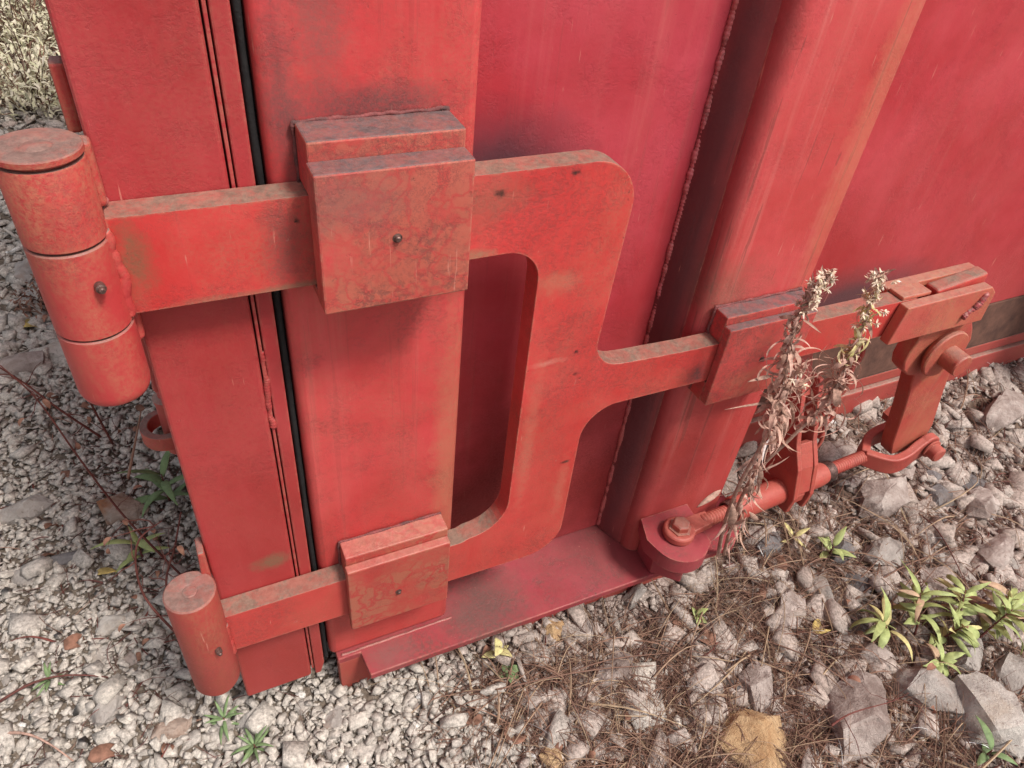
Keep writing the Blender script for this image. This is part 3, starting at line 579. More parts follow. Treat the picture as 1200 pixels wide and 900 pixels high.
def zone_f(x, y):          # 0 = pale gravel, 1 = brown rubble
    q = x*0.55 + (y-0.6)*0.15 + 0.35*noise.noise(Vector((x*2.2, y*2.2, 7)))
    return max(0, min(1, (q-0.22)/0.22))
pale, brown = [], []
def fill(n, x0, x1, y0, y1, smin, smax, pw, lift=0.25):
    for _ in range(n):
        x, y = random.uniform(x0, x1), random.uniform(y0, y1)
        s = smin + (smax-smin)*random.random()**pw
        if under(x, y) and not (s < 0.02 and x < 0.6 and y < 1.3): continue
        zf = zone_f(x, y)
        if zf > 0.5 and random.random() < 0.35: continue
        (brown if random.random() < zf else pale).append((x, y, gh(x, y) + s*lift*random.uniform(0.2, 1.3), s))
fill(46000, -1.1, 0.9, 0.1, 2.6, 0.0035, 0.018, 1.7, 1.0); fill(1700, -1.1, 0.9, 0.1, 2.6, 0.014, 0.045, 2.4, 0.6)
fill(20000, 0.6, 4.6, -0.5, 1.5, 0.004, 0.020, 1.9, 0.6); fill(5200, 0.6, 4.6, -0.5, 1.5, 0.018, 0.07, 1.7, 0.12)
fill(14000, 0.0, 2.0, -0.5, 0.95, 0.0035, 0.016, 1.8, 0.8)
fill(5200, -2.6, -0.05, 2.6, 5.0, 0.012, 0.05, 1.8); fill(2500, -3.5, -0.05, 5.0, 8.0, 0.02, 0.06, 1.5)
for _ in range(52000):     # thins out gradually away from the container
    x, y = random.gauss(-0.9, 1.6), random.gauss(1.2, 1.9)
    if x > 0.9 or under(x, y) or (-1.0 < x and 0.2 < y < 2.5) or (x > 0.1 and y > -0.45): continue
    s_ = 0.008 + 0.026*random.random()**2; pale.append((x, y, gh(x, y)+s_*0.3, s_))
for _ in range(9000):
    x, y = random.gauss(2.6, 1.4), random.gauss(-0.8, 0.8)
    if y > -0.45 or x < 0.5: continue
    s_ = 0.008 + 0.03*random.random()**2; brown.append((x, y, gh(x, y)+s_*0.3, s_))
scatter('gravel', m_gravel, pale); scatter('rubble', m_rubble, brown)

# ------------------------------------------------------------------ single rocks
def rock_mat(name, c0, c1, c2, sc_=9):
    m, t, p = new_mat(name); g = t.nodes.new('ShaderNodeNewGeometry'); pos = g.outputs['Position']
    c = mix(t, ramp(t, noise_(t, pos, sc_*1.5, 8, 0.72, 0.8), 0.36, 0.64), c0, c1)
    c = mix(t, ramp(t, noise_(t, mapv(t, pos, loc=(4, 2, 1)), sc_, 6, 0.65), 0.52, 0.66), c, c2)
    c = mix(t, math_(t, 'MULTIPLY', ramp(t, noise_(t, pos, sc_*14, 4, 0.7), 0.6, 0.72), 0.6), c, (0.10, 0.06, 0.04))
    L(t, c, p.inputs['Base Color']); p.inputs['Roughness'].default_value = 0.88; p.inputs['Specular IOR Level'].default_value = 0.25
    b = N(t, 'ShaderNodeBump', Strength=1.0, Distance=0.012)
    mu = noise_(t, pos, sc_*5, 10, 0.72); L(t, mu, b.inputs['Height']); L(t, b.outputs[0], p.inputs['Normal']); return m
rk = {'grey': rock_mat('grey_limestone', (0.24, 0.205, 0.185), (0.46, 0.41, 0.375), (0.34, 0.26, 0.22)),
      'pink': rock_mat('pinkish_limestone', (0.27, 0.205, 0.18), (0.52, 0.44, 0.40), (0.22, 0.165, 0.145)),
      'ochre': rock_mat('ochre_sandstone', (0.38, 0.22, 0.11), (0.58, 0.40, 0.23), (0.34, 0.24, 0.16)),
      'rust': rock_mat('rust_stained_stone', (0.22, 0.12, 0.08), (0.46, 0.36, 0.30), (0.38, 0.15, 0.06)),
      'white': rock_mat('pale_limestone', (0.34, 0.30, 0.275), (0.58, 0.53, 0.48), (0.44, 0.37, 0.31)),
      'dark': rock_mat('dark_stone', (0.11, 0.10, 0.10), (0.24, 0.22, 0.22), (0.18, 0.14, 0.12))}
def rock(px, py, wpx, asp, kind, rot, seed, label, group=None, flat=0.6):
    c = at(px, py, z=GZ+0.015); dep = c.dot(CF); s = wpx/FPX*dep/2
    if seed < 100: s *= 1.15
    bm = hull(18 + seed % 9, (1, asp, flat), seed=seed)
    bmesh.ops.triangulate(bm, faces=bm.faces); bmesh.ops.subdivide_edges(bm, edges=bm.edges, cuts=6 if seed < 100 else 2, use_grid_fill=True)
    for v in bm.verts:
        q = v.co*1.3 + Vector((seed*3.1, 0, 0))
        lay = math.sin((v.co.z*1.2 + v.co.x*0.35 + 0.5*noise.noise(q))*16)
        crack = max(0, 1 - abs(noise.noise(q*1.7))*9)
        v.co *= 1 + 0.035*noise.noise(q) + 0.045*noise.noise(q*2.9) + 0.03*noise.noise(q*7) + 0.025*noise.noise(q*17) + 0.012*lay - 0.05*crack
    bmesh.ops.rotate(bm, verts=bm.verts, cent=(0, 0, 0), matrix=Matrix.Rotation(math.radians(rot), 3, 'Z') @ Matrix.Rotation(math.radians((seed*37) % 24 - 12), 3, 'X'))
    bmesh.ops.scale(bm, verts=bm.verts, vec=(s*S,)*3)
    z = gh(c.x, c.y) + s*flat*0.22
    o_ = W(c.x, c.y, z); bmesh.ops.translate(bm, vec=o_, verts=bm.verts)
    o = link('rock', bm, rk[kind], org=o_); shade_auto(o, 32)
    return tag(o, label, 'rock', group)
R = [(886, 872, 95, .8, 'ochre', 20, 1, 'large ochre yellow rock at the bottom edge in dry grass'),
 (1005, 838, 110, .7, 'pink', 30, 2, 'wide cracked grey and pink rock right of the ochre rock'),
 (1085, 812, 100, .5, 'grey', -45, 3, 'long pale grey rock slanting beside the wide cracked rock'),
 (1146, 838, 125, .62, 'white', -60, 4, 'tall pale angular rock in the bottom right corner'),
 (1165, 730, 60, .7, 'pink', 10, 5, 'pinkish rock under the tip of the green leafy weed'),
 (1130, 765, 70, .6, 'grey', 35, 6, 'grey rock below the green leafy weed'),
 (1030, 588, 84, .6, 'pink', 10, 7, 'big flat pinkish rock right of the turnbuckle tube'),
 (1100, 583, 46, .7, 'dark', 20, 8, 'small dark grey rock beside the big flat pinkish rock'),
 (1035, 655, 64, .6, 'grey', 0, 9, 'grey wedge rock above the green leafy weed'),
 (968, 690, 56, .9, 'grey', 60, 10, 'light grey block left of the green leafy weed'),
 (985, 650, 50, .5, 'dark', 20, 11, 'bluish dark stone between the pale rocks'),
 (1100, 680, 52, .7, 'pink', 5, 12, 'pinkish rock just above the leafy weed tip'),
 (925, 715, 60, .6, 'pink', 40, 13, 'pale pink broken rock in the middle of the dry grass'),
 (900, 640, 46, .6, 'dark', 15, 14, 'slate grey stone under the ratchet turnbuckle'),
 (1020, 770, 60, .45, 'pink', -30, 15, 'narrow pink rock under the weed stem'),
 (890, 805, 66, .7, 'pink', 55, 16, 'pinkish rock half buried in grass above the ochre rock'),
 (720, 785, 60, .7, 'pink', 20, 17, 'grey brown rock in front of the middle of the foot flange'),
 (650, 738, 40, .8, 'ochre', 80, 18, 'yellow brown stone tucked against the foot flange'),
 (690, 735, 34, .9, 'pink', 30, 19, 'small tan stone touching the foot flange'),
 (745, 695, 44, .5, 'grey', 25, 20, 'flat grey stone by the flange under the lug bolt'),
 (650, 890, 42, .9, 'ochre', 60, 21, 'yellow stone cut by the bottom edge left of centre'),
 (138, 600, 66, .75, 'rust', 10, 22, 'rust stained rock beside the small yellow green sprout'),
 (28, 598, 60, .6, 'grey', 15, 23, 'flat grey stone at the far left edge'),
 (134, 730, 42, .8, 'white', 35, 24, 'pale rock with brown side left of the lower hinge barrel'),
 (118, 765, 28, .9, 'white', 10, 25, 'white block below the pale brown sided rock'),
 (127, 830, 50, .7, 'grey', 50, 26, 'grey triangular stone at the lower left'),
 (200, 858, 48, .6, 'rust', 10, 27, 'orange stained stone below the lower hinge barrel'),
 (255, 862, 40, .8, 'grey', 25, 28, 'grey green stone right of the orange stained stone'),
 (300, 842, 44, .6, 'white', 10, 29, 'white stone just below the door foot'),
 (392, 842, 34, .8, 'grey', 70, 30, 'bluish grey stone under the door gap'),
 (355, 828, 24, .8, 'white', 20, 31, 'small pale stone close to the door corner'),
 (48, 320, 60, .8, 'grey', 40, 32, 'grey boulder beside the upper hinge barrel'),
 (45, 350, 40, .8, 'white', 10, 33, 'pale rock under the grey boulder'),
 (72, 410, 40, .7, 'white', 10, 34, 'pale stone below the upper hinge at left'),
 (30, 430, 60, .5, 'pink', 5, 35, 'flat tan stone slab at the left edge'),
 (30, 675, 34, .7, 'grey', 15, 36, 'small grey stone left among the gravel'),
 (75, 655, 44, .5, 'dark', 10, 37, 'dark flat stone left of the sprout'),
 (1165, 650, 70, .5, 'pink', 25, 38, 'brown pink rock at the right edge above the weed'),
 (1150, 590, 60, .6, 'pink', 15, 39, 'rough pink rock at the right edge below the lever'),
 (1165, 500, 80, .5, 'pink', 10, 40, 'flat pinkish rock slab beyond the latch lever'),
 (1185, 790, 60, .9, 'grey', 15, 41, 'grey rock cut by the right edge above the tall pale rock')]
for r in R: rock(*r[:8], flat=0.55)
rr = random.Random(5)
for i in range(130):
    px, py = (rr.uniform(0, 250), rr.uniform(430, 890)) if i < 24 else ((rr.uniform(300, 620), rr.uniform(830, 895)) if i < 40 else (rr.uniform(860, 1195), rr.uniform(520, 890)))
    left = i < 40
    rock(px, py, rr.uniform(14, 26) if left else rr.uniform(20, 52)*(0.7 if i % 2 else 1), rr.uniform(.5, .9), rr.choice(['grey', 'white', 'pink'] if left else ['pink', 'pink', 'grey', 'dark']), rr.uniform(0, 180), 200+i,
         'fist sized pale stone lying loose in the left gravel' if left else 'fist sized brownish stone lying loose right of the container foot', 'loose stones in the gravel' if left else 'loose stones in the rubble', flat=0.38)

# ================================================================== vegetation
m_straw = multi('dry_straw', [(0.30, 0.17, 0.12), (0.18, 0.06, 0.045), (0.44, 0.31, 0.23), (0.11, 0.035, 0.03), (0.26, 0.11, 0.085), (0.48, 0.37, 0.27), (0.15, 0.065, 0.05), (0.36, 0.19, 0.15), (0.07, 0.035, 0.03)], 0.8, 80, 0.0, 0.15)
m_palestraw = multi('pale_straw', [(0.40, 0.29, 0.19), (0.28, 0.18, 0.12), (0.46, 0.37, 0.26), (0.24, 0.14, 0.10)], 0.7, 80, 0.0, 0.15)
m_redstem = multi('dark_red_stalk', [(0.16, 0.045, 0.035), (0.24, 0.08, 0.06), (0.09, 0.045, 0.04)], 0.75, 80, 0.0, 0.2)
m_dry = multi('dried_weed', [(0.46, 0.28, 0.21), (0.34, 0.17, 0.13), (0.60, 0.43, 0.34), (0.28, 0.14, 0.11), (0.54, 0.34, 0.28)], 0.8, 120, 0.2, 0.3, trans=0.15)
m_dryhead = multi('dried_flower_fluff', [(0.80, 0.68, 0.58), (0.62, 0.44, 0.35), (0.88, 0.80, 0.70), (0.70, 0.58, 0.40)], 0.9, 150, 0.2, 0.2, trans=0.2)
m_dryyel = multi('yellowing_leaves', [(0.62, 0.55, 0.22), (0.50, 0.46, 0.18), (0.66, 0.56, 0.34)], 0.8, 120, 0.1, 0.2, trans=0.2)
m_green = multi('pale_green_leaf', [(0.38, 0.48, 0.17), (0.28, 0.41, 0.13), (0.50, 0.54, 0.25), (0.42, 0.50, 0.19), (0.54, 0.50, 0.25)], 0.5, 60, 0.25, 0.2, trans=0.25)
m_green2 = multi('grey_green_leaf', [(0.22, 0.30, 0.14), (0.28, 0.35, 0.19), (0.16, 0.24, 0.10)], 0.6, 60, 0.2, 0.2, trans=0.2)
m_pinkleaf = multi('pink_tipped_leaf', [(0.58, 0.36, 0.26), (0.52, 0.42, 0.24)], 0.6, 60, 0.2, 0.2, trans=0.2)
m_leaflitter = multi('dead_leaf', [(0.24, 0.12, 0.08), (0.34, 0.21, 0.14), (0.17, 0.085, 0.06), (0.42, 0.30, 0.22), (0.28, 0.14, 0.10)], 0.8, 50, 0.4, 0.35, trans=0.1)
m_yleaf = multi('yellow_dead_leaf', [(0.60, 0.44, 0.14), (0.66, 0.50, 0.22)], 0.7, 50, 0.3, 0.3, trans=0.2)

def ribbon(bm, pts, wd, up=Vector((0, 0, 1))):
    """narrow V-folded blade along pts (metres)"""
    n = len(pts); prev = None
    for i, p in enumerate(pts):
        T = (pts[min(i+1, n-1)] - pts[max(i-1, 0)]).normalized(); s = T.cross(up)
        s = s.normalized() if s.length > 1e-4 else Vector((1, 0, 0))
        k = wd*math.sin(math.pi*min(0.97, max(0.12, (i+0.35)/n)))
        nn = s.cross(T)
        row = [bm.verts.new(p - s*k + nn*k*0.35), bm.verts.new(p), bm.verts.new(p + s*k + nn*k*0.35)]
        if prev: bm.faces.new((prev[0], prev[1], row[1], row[0])); bm.faces.new((prev[1], prev[2], row[2], row[1]))
        prev = row
def leaf(bm, p, d, ln, wd, curl=0.3, up=Vector((0, 0, 1)), seg=7, twist=0.0, fold=0.3, round_=False):
    """lanceolate leaf from p along d, metres; curl bends it downwards"""
    d = d.normalized(); s = d.cross(up); s = s.normalized() if s.length > 1e-3 else Vector((1, 0, 0)); prev = None; q = p.copy()
    for i in range(seg+1):
        f = i/seg; k = wd*(math.sin(math.pi*min(1, f**(0.75 if not round_ else 0.6)*0.96+0.02)))
        nn = s.cross(d).normalized()
        row = [bm.verts.new(q - s*k + nn*k*fold), bm.verts.new(q), bm.verts.new(q + s*k + nn*k*fold)]
        if prev: bm.faces.new((prev[0], prev[1], row[1], row[0])); bm.faces.new((prev[1], prev[2], row[2], row[1]))
        prev = row
        d = (Matrix.Rotation(-curl/seg, 3, s) @ d).normalized(); s = (Matrix.Rotation(twist/seg, 3, d) @ s).normalized()
        q = q + d*(ln/seg)
def gpos(px, py, h=0.0):
    c = at(px, py, z=GZ+h); return c
def gW(x, y, h=0.0): return W(x, y, gh(x, y)+h)

# ---- matted dry grass: thousands of fine blades and roots
def grass_mat(name, n, xr, yr, dens, hmax, wd, lmin, lmax, mat, curlk=1.0, seedo=0):
    r = random.Random(40+seedo); VV = []; FF = []; made = 0; off = 0
    while made < n:
        x, y = r.uniform(*xr), r.uniform(*yr)
        if under(x, y) or (y > 0.89 and 0.15 < x < 1.40): made += 0; n -= 0.15; continue
        if r.random() > dens(x, y): n -= 0.15; continue
        a = r.uniform(0, 6.28); ln = r.uniform(lmin, lmax); h = r.uniform(0.002, hmax)*r.random(); bend = r.gauss(0, 0.7)*curlk; k = 7
        up_ = r.random() < 0.12; px_, py_ = x, y; pts = []
        for i in range(k):
            f = i/(k-1); zz = gh(px_, py_) + 0.006 + h*(math.sin(math.pi*min(1, f*0.9+0.05)) if not up_ else f*1.8)
            pts.append((px_, py_, zz)); a += bend/k; px_ += math.cos(a)*ln/k*(0.5 if up_ else 1); py_ += math.sin(a)*ln/k*(0.5 if up_ else 1)
        w_ = wd*(0.5 + 1.9*r.random()**3)
        for i, (a_, b_, c_) in enumerate(pts):
            ww = w_*(1-0.75*i/(k-1)); na = a + math.pi/2
            P_ = W(a_, b_, c_); o1 = Vector((math.cos(na), math.sin(na), 0))*ww*S; o2 = Vector((0, 0, 1))*ww*S*1.2
            VV += [tuple(P_-o1), tuple(P_+o1), tuple(P_+o2)]
            if i: 
                q = off + (i-1)*3
                for u, v in ((0,1), (1,2), (2,0)): FF.append((q+u, q+v, q+v+3, q+u+3))
        off += 3*k; made += 1
    me = bpy.data.meshes.new(name); me.from_pydata(VV, [], FF); me.materials.append(mat)
    o = bpy.data.objects.new(name, me); col_.objects.link(o); o['kind'] = 'stuff'; return o
def dens_main(x, y):
    c1 = math.exp(-(((x-1.05)/0.55)**2 + ((y-0.58)/0.34)**2)); c2 = 0.55*math.exp(-(((x-1.75)/0.5)**2 + ((y-0.70)/0.3)**2))
    c3 = 0.10 if x > 1.2 else 1.1*math.exp(-((x-0.72)/0.30)**2 - ((y-0.66)/0.22)**2); c4 = 0.5*math.exp(-((x-1.45)/0.3)**2 - ((y-0.25)/0.25)**2)
    return max(0, (c1*1.25+c2+c3+c4)*(0.55+0.9*noise.noise(Vector((x*4, y*4, 1)))))
grass_mat('dry_grass', 25000, (0.3, 3.4), (-0.2, 1.5), dens_main, 0.06, 0.0012, 0.05, 0.22, m_straw)
grass_mat('dead_roots', 3200, (0.5, 3.6), (-0.2, 1.4), lambda x, y: 0.75, 0.03, 0.0016, 0.05, 0.16, m_redstem, 2.0, 1)
grass_mat('dry_grass', 420, (-1.2, 0.1), (0.3, 3.0), lambda x, y: 0.5, 0.03, 0.0013, 0.05, 0.2, m_straw, 1.2, 2)
grass_mat('dead_roots', 500, (-0.75, 0.05), (0.9, 2.2), lambda x, y: max(0, 0.9 - 2.2*abs(x+0.30)), 0.03, 0.0018, 0.05, 0.15, m_redstem, 2.0, 3)
grass_mat('dry_grass', 2600, (0.3, 3.2), (-0.2, 1.4), dens_main, 0.10, 0.0016, 0.12, 0.42, m_palestraw, 0.6, 5)
# long loose straws that cross the mat
r = random.Random(9)
def straw(px0, py0, px1, py1, wd, mat, lab, sag=0.03):
    a, b = gpos(px0, py0), gpos(px1, py1); P_ = []
    for i in range(12):
        f = i/11; x, y = a.x+(b.x-a.x)*f, a.y+(b.y-a.y)*f + 0.02*math.sin(f*3.1+px0)
        P_.append(gW(x, y, 0.02+sag*math.sin(math.pi*f)))
    bm = bmesh.new(); q0 = P_[0].copy(); tube(bm, P_, [wd*S*(1-0.6*i/11) for i in range(12)], 5); fix(bm)
    return tag(link('straw', bm, mat, smooth=True, org=q0), lab, 'dry stalk')
straw(545, 815, 800, 790, 0.0028, m_straw, 'long pale straw lying level across the dry grass in front of the foot', 0.05)
straw(655, 810, 790, 760, 0.0024, m_straw, 'pale straw rising to the right over the dry grass', 0.05)
straw(640, 790, 700, 895, 0.0024, m_straw, 'pale straw pointing down to the bottom edge left of the ochre rock', 0.04)
straw(0, 865, 90, 898, 0.0045, m_dry, 'pale brown twig across the lower left corner')
straw(0, 828, 130, 800, 0.004, m_redstem, 'reddish twig at the left edge above the lower left corner')
straw(1000, 715, 1120, 640, 0.003, m_straw, 'straight straw slanting above the green leafy weed', 0.03)
straw(880, 750, 1040, 850, 0.003, m_straw, 'long straw bent over the wide cracked rock', 0.05)
straw(1075, 610, 1130, 700, 0.003, m_redstem, 'dark red stalk crossing near the weed tip', 0.04)

# ---- fallen leaves
def dead_leaf(px, py, wpx, rot, seed, mat, lab, group=None):
    c = gpos(px, py); s = wpx/FPX*c.dot(CF); bm = bmesh.new(); rr_ = random.Random(seed)
    d = Vector((math.cos(math.radians(rot)), math.sin(math.radians(rot)), 0.25)); p_ = gW(c.x, c.y, 0.028)
    leaf(bm, p_ - d.normalized()*s*S*0.5, d, s*S, s*S*rr_.uniform(0.18, 0.32), rr_.uniform(0.8, 2.2), seg=9, twist=rr_.uniform(-1.2, 1.2), fold=rr_.uniform(0.3, 0.9), round_=True)
    for v in bm.verts: v.co += Vector((0, 0, 0.004*noise.noise(v.co*60)))
    o = link('fallen_leaf', bm, mat, smooth=True, org=p_); so = o.modifiers.new('thickness', 'SOLIDIFY'); so.thickness = 0.0006
    return tag(o, lab, 'leaf', group)
LV = [(607, 860, 44, 30, m_leaflitter, 'large curled brown leaf at the bottom edge left of centre'), (555, 845, 34, 10, m_leaflitter, 'pinkish brown leaf left of the large curled leaf'),
      (265, 768, 30, 60, m_leaflitter, 'brown leaf by the foot of the lower hinge barrel'), (965, 737, 44, 5, m_yleaf, 'yellow leaf lying left of the green leafy weed'),
      (128, 675, 24, 0, m_yleaf, 'orange yellow leaf in the gravel left of the lower hinge'), (95, 755, 34, 25, m_leaflitter, 'tan leaf in the left gravel below the pale stones'),
      (45, 385, 30, 10, m_yleaf, 'orange leaf on the ground beside the upper hinge'), (130, 885, 44, 5, m_leaflitter, 'brown leaf at the bottom edge in the left corner'),
      (880, 685, 60, 65, m_leaflitter, 'long reddish brown leaf standing in the rubble under the turnbuckle'), (905, 660, 44, 70, m_leaflitter, 'narrow russet leaf just above the long reddish leaf'),
      (820, 745, 40, 120, m_leaflitter, 'dark brown leaf in the grass under the lug'), (200, 880, 26, 80, m_leaflitter, 'deep red leaf below the orange stained stone')]
for i, q in enumerate(LV): dead_leaf(q[0], q[1], q[2], q[3], i, q[4], q[5])
for i in range(46):
    if i < 16: px, py = r.uniform(60, 240), r.uniform(430, 880); g_ = ('small dead leaf among the left gravel', 'dead leaves in the left gravel')
    else: px, py = r.uniform(540, 1190), r.uniform(700, 895); g_ = ('small dead leaf caught in the dry grass', 'dead leaves in the dry grass')
    dead_leaf(px, py, r.uniform(9, 19), r.uniform(0, 360), 50+i, m_leaflitter, g_[0], g_[1])

# ---- green weeds
def weed(name, base, tip, n, ln, wd, mat, lab, stem_mat=m_redstem, cat='weed', whorl=0.0, spread=1.0, seed=0, tipmat=None, rise=0.08):
    """stem from base to tip (layout units) with leaves all round"""
    rr_ = random.Random(seed); t_ = thing(name, lab, cat, tuple(base)); P_ = []
    for i in range(10):
        f = i/9; p_ = base.lerp(tip, f); p_.z += rise*math.sin(math.pi*f*0.8); P_.append(W(*p_))
    bm = bmesh.new(); tube(bm, P_, [0.0035*S*(1.2-0.8*i/9) for i in range(10)], 6); fix(bm); link('stem', bm, stem_mat, t_, smooth=True)
    for i in range(n):
        f = (i+0.8)/n; k = min(8.999, f*9); j = int(k); p_ = P_[j].lerp(P_[min(9, j+1)], k-j); T = (P_[min(9, j+1)]-P_[j]).normalized() if j < 9 else (P_[9]-P_[8]).normalized()
        a = i*2.4 + rr_.uniform(-.4, .4); u = T.orthogonal().normalized(); v = T.cross(u)
        d = (u*math.cos(a)+v*math.sin(a))*spread + T*(0.35+0.7*f)
        d.z += 0.35
        if d.z < -0.05: d.z *= -0.6
        bm = bmesh.new(); leaf(bm, p_, d, ln*S*rr_.uniform(0.75, 1.15), wd*S*rr_.uniform(0.8, 1.2), rr_.uniform(0.4, 1.3), twist=rr_.uniform(-.6, .6))
        o = link('leaf', bm, tipmat if (tipmat and f > 0.75 and i % 2) else mat, t_, smooth=True); so = o.modifiers.new('thickness', 'SOLIDIFY'); so.thickness = 0.0005
    return t_
def stems(t_, base, tip, n, ln, wd, seed):
    rr_ = random.Random(seed); P_ = []
    for i in range(9):
        f = i/8; p_ = base.lerp(tip, f**1.2); p_.z = base.z + (tip.z-base.z)*f**0.8; P_.append(W(*p_))
    bm = bmesh.new(); tube(bm, P_, [0.0032*S*(1.2-0.8*i/8) for i in range(9)], 6); fix(bm); link('stem', bm, m_redstem, t_, smooth=True)
    for i in range(n):
        f = 0.25 + 0.75*(i/n)**0.7; k = min(7.99, f*8); j = int(k); p_ = P_[j].lerp(P_[j+1], k-j); T = (P_[j+1]-P_[j]).normalized()
        a = i*2.4 + rr_.uniform(-.5, .5); u = T.orthogonal().normalized(); v = T.cross(u)
        d = (u*math.cos(a)+v*math.sin(a))*rr_.uniform(.8, 1.3) + T*(0.2+0.9*f)
        bm = bmesh.new(); leaf(bm, p_, d, ln*S*rr_.uniform(0.55, 1.2), wd*S*rr_.uniform(0.6, 1.25), rr_.uniform(0.2, 2.0), twist=rr_.uniform(-1.4, 1.4), seg=9, fold=rr_.uniform(.15, .6))
        for q in bm.verts: q.co += Vector([noise.noise(q.co*90+Vector((k_*7, 0, seed)))*0.0012 for k_ in range(3)])
        o = link('leaf', bm, m_pinkleaf if rr_.random() < 0.12 else (m_dryyel if rr_.random() < 0.1 else m_green), t_, smooth=True); so = o.modifiers.new('thickness', 'SOLIDIFY'); so.thickness = 0.0004
A = gpos(1080, 760)
lw = thing('leafy_weed', 'pale green leafy weed with several upright stems over the rocks at lower right', 'weed', (A.x, A.y, gh(A.x, A.y)))
for q, (px, py, tx, ty, h_, n_) in enumerate([(1040, 752, -.05, .03, .10, 11), (1068, 750, .0, .06, .16, 15), (1092, 758, .03, -.02, .12, 14), (1112, 745, .02, .05, .15, 15), (1140, 755, .06, .0, .15, 17), (1160, 745, .05, .04, .12, 13), (1085, 780, -.01, -.03, .07, 9)]):
    a_ = gpos(px, py); b_ = Vector((a_.x, a_.y, gh(a_.x, a_.y))); stems(lw, b_, b_ + Vector((tx, ty, h_)), n_+2, 0.105, 0.0105, 500+q)
def sprout(px, py, h, n, ln, wd, mat, lab, seed, lean=(0, 0)):
    a = gpos(px, py); b = Vector((a.x, a.y, gh(a.x, a.y))); return weed('sprout', b, b + Vector((lean[0], lean[1], h)), n, ln, wd, mat, lab, seed=seed, spread=1.2, rise=0.0)
sprout(200, 590, 0.14, 10, 0.13, 0.012, m_green2, 'grey green sprout growing beside the door frame below the ring', 4)
sprout(168, 655, 0.09, 8, 0.12, 0.009, m_green, 'small yellow green sprout left of the lower door frame', 5)
sprout(968, 655, 0.06, 6, 0.075, 0.012, m_green, 'small green sprout among rocks above the leafy weed', 6)
sprout(925, 640, 0.04, 6, 0.07, 0.007, m_dryyel, 'thin yellow sprout left of the small green sprout', 7)
sprout(583, 775, 0.07, 5, 0.045, 0.013, m_dryyel, 'tiny plant with pale yellow leaves against the foot flange', 8)
sprout(815, 725, 0.03, 6, 0.04, 0.010, m_green, 'tiny green rosette in the dry grass below the lug', 9)
sprout(1150, 890, 0.05, 4, 0.08, 0.010, m_green2, 'dark green shoot at the bottom right corner', 11)
sprout(300, 880, 0.03, 14, 0.06, 0.004, m_green2, 'tuft of thin green grass below the door frame', 12)
sprout(265, 850, 0.03, 12, 0.06, 0.004, m_green2, 'green grass tuft under the lower hinge barrel', 13)
sprout(60, 800, 0.02, 12, 0.05, 0.004, m_green2, 'faint green tuft in the gravel at lower left', 14)
sprout(595, 795, 0.02, 6, 0.04, 0.013, m_green2, 'dark green leaves below the pale yellow plant', 15)

# ---- dark dry stalks in the left gravel
def stalk(pts, wd, lab, twigs=6, seed=0, mat=m_redstem):
    """pts: list of (px, py, y) sight-line points on planes of constant y, turned into a real stem"""
    rr_ = random.Random(seed); C_ = [at(a, b, y=c) for a, b, c in pts]; P_ = smooth_path([W(*c) for c in C_], 6)
    t_ = thing('dry_stalk', lab, 'dry stalk', tuple(C_[0])); n = len(P_)
    bm = bmesh.new(); tube(bm, P_, [wd*S*(1.1-0.7*i/n) for i in range(n)], 6); fix(bm); link('stem', bm, mat, t_, smooth=True)
    for i in range(twigs):
        j = rr_.randrange(2, n-1); d = Vector([rr_.gauss(0, 1) for _ in range(3)]); d.z = abs(d.z)*0.6; q = P_[j]; W_ = [q]
        for k in range(5): d += Vector([rr_.gauss(0, .5) for _ in range(3)]); q = q + d.normalized()*0.012; W_.append(q)
        bm = bmesh.new(); tube(bm, W_, [wd*S*0.5*(1-0.14*k) for k in range(6)], 4); fix(bm); link('twig', bm, mat, t_, smooth=True)
        if i % 2 == 0: bm = bmesh.new(); leaf(bm, W_[-1], d, 0.02, 0.004, 2.0); link('withered_leaf', bm, m_leaflitter, t_, smooth=True)
    return t_
stalk([(228, 690, 1.45), (150, 610, 1.5), (95, 540, 1.5), (45, 470, 1.5), (0, 428, 1.5)], 0.0032, 'long brown dry stalk leaning left across the gravel', 7, 1)
stalk([(132, 520, 1.9), (100, 460, 1.85), (75, 400, 1.8), (45, 340, 1.75)], 0.0035, 'thin dark stalk standing just left of the upper hinge', 4, 2)
stalk([(118, 512, 1.8), (70, 480, 1.75), (30, 450, 1.75), (-10, 425, 1.7)], 0.0032, 'thin dark stalk lying above the long brown stalk', 6, 3)
stalk([(215, 760, 1.2), (195, 690, 1.2), (205, 640, 1.15), (212, 600, 1.15)], 0.0032, 'dark red stalk close to the door frame above the lower hinge', 10, 4)
stalk([(150, 560, 1.3), (158, 520, 1.3), (165, 483, 1.28)], 0.003, 'pale straw leaning against the ring', 0, 5, m_straw)
stalk([(225, 760, 1.1), (170, 700, 1.2), (160, 640, 1.2), (190, 610, 1.2)], 0.0032, 'twisted dark stalk left of the lower hinge barrel', 9, 6)
stalk([(975, 850, 0.2), (1000, 835, 0.22), (1045, 822, 0.25), (1065, 812, 0.25)], 0.0014, 'short dark red sprig lying across the wide cracked rock', 5, 7)

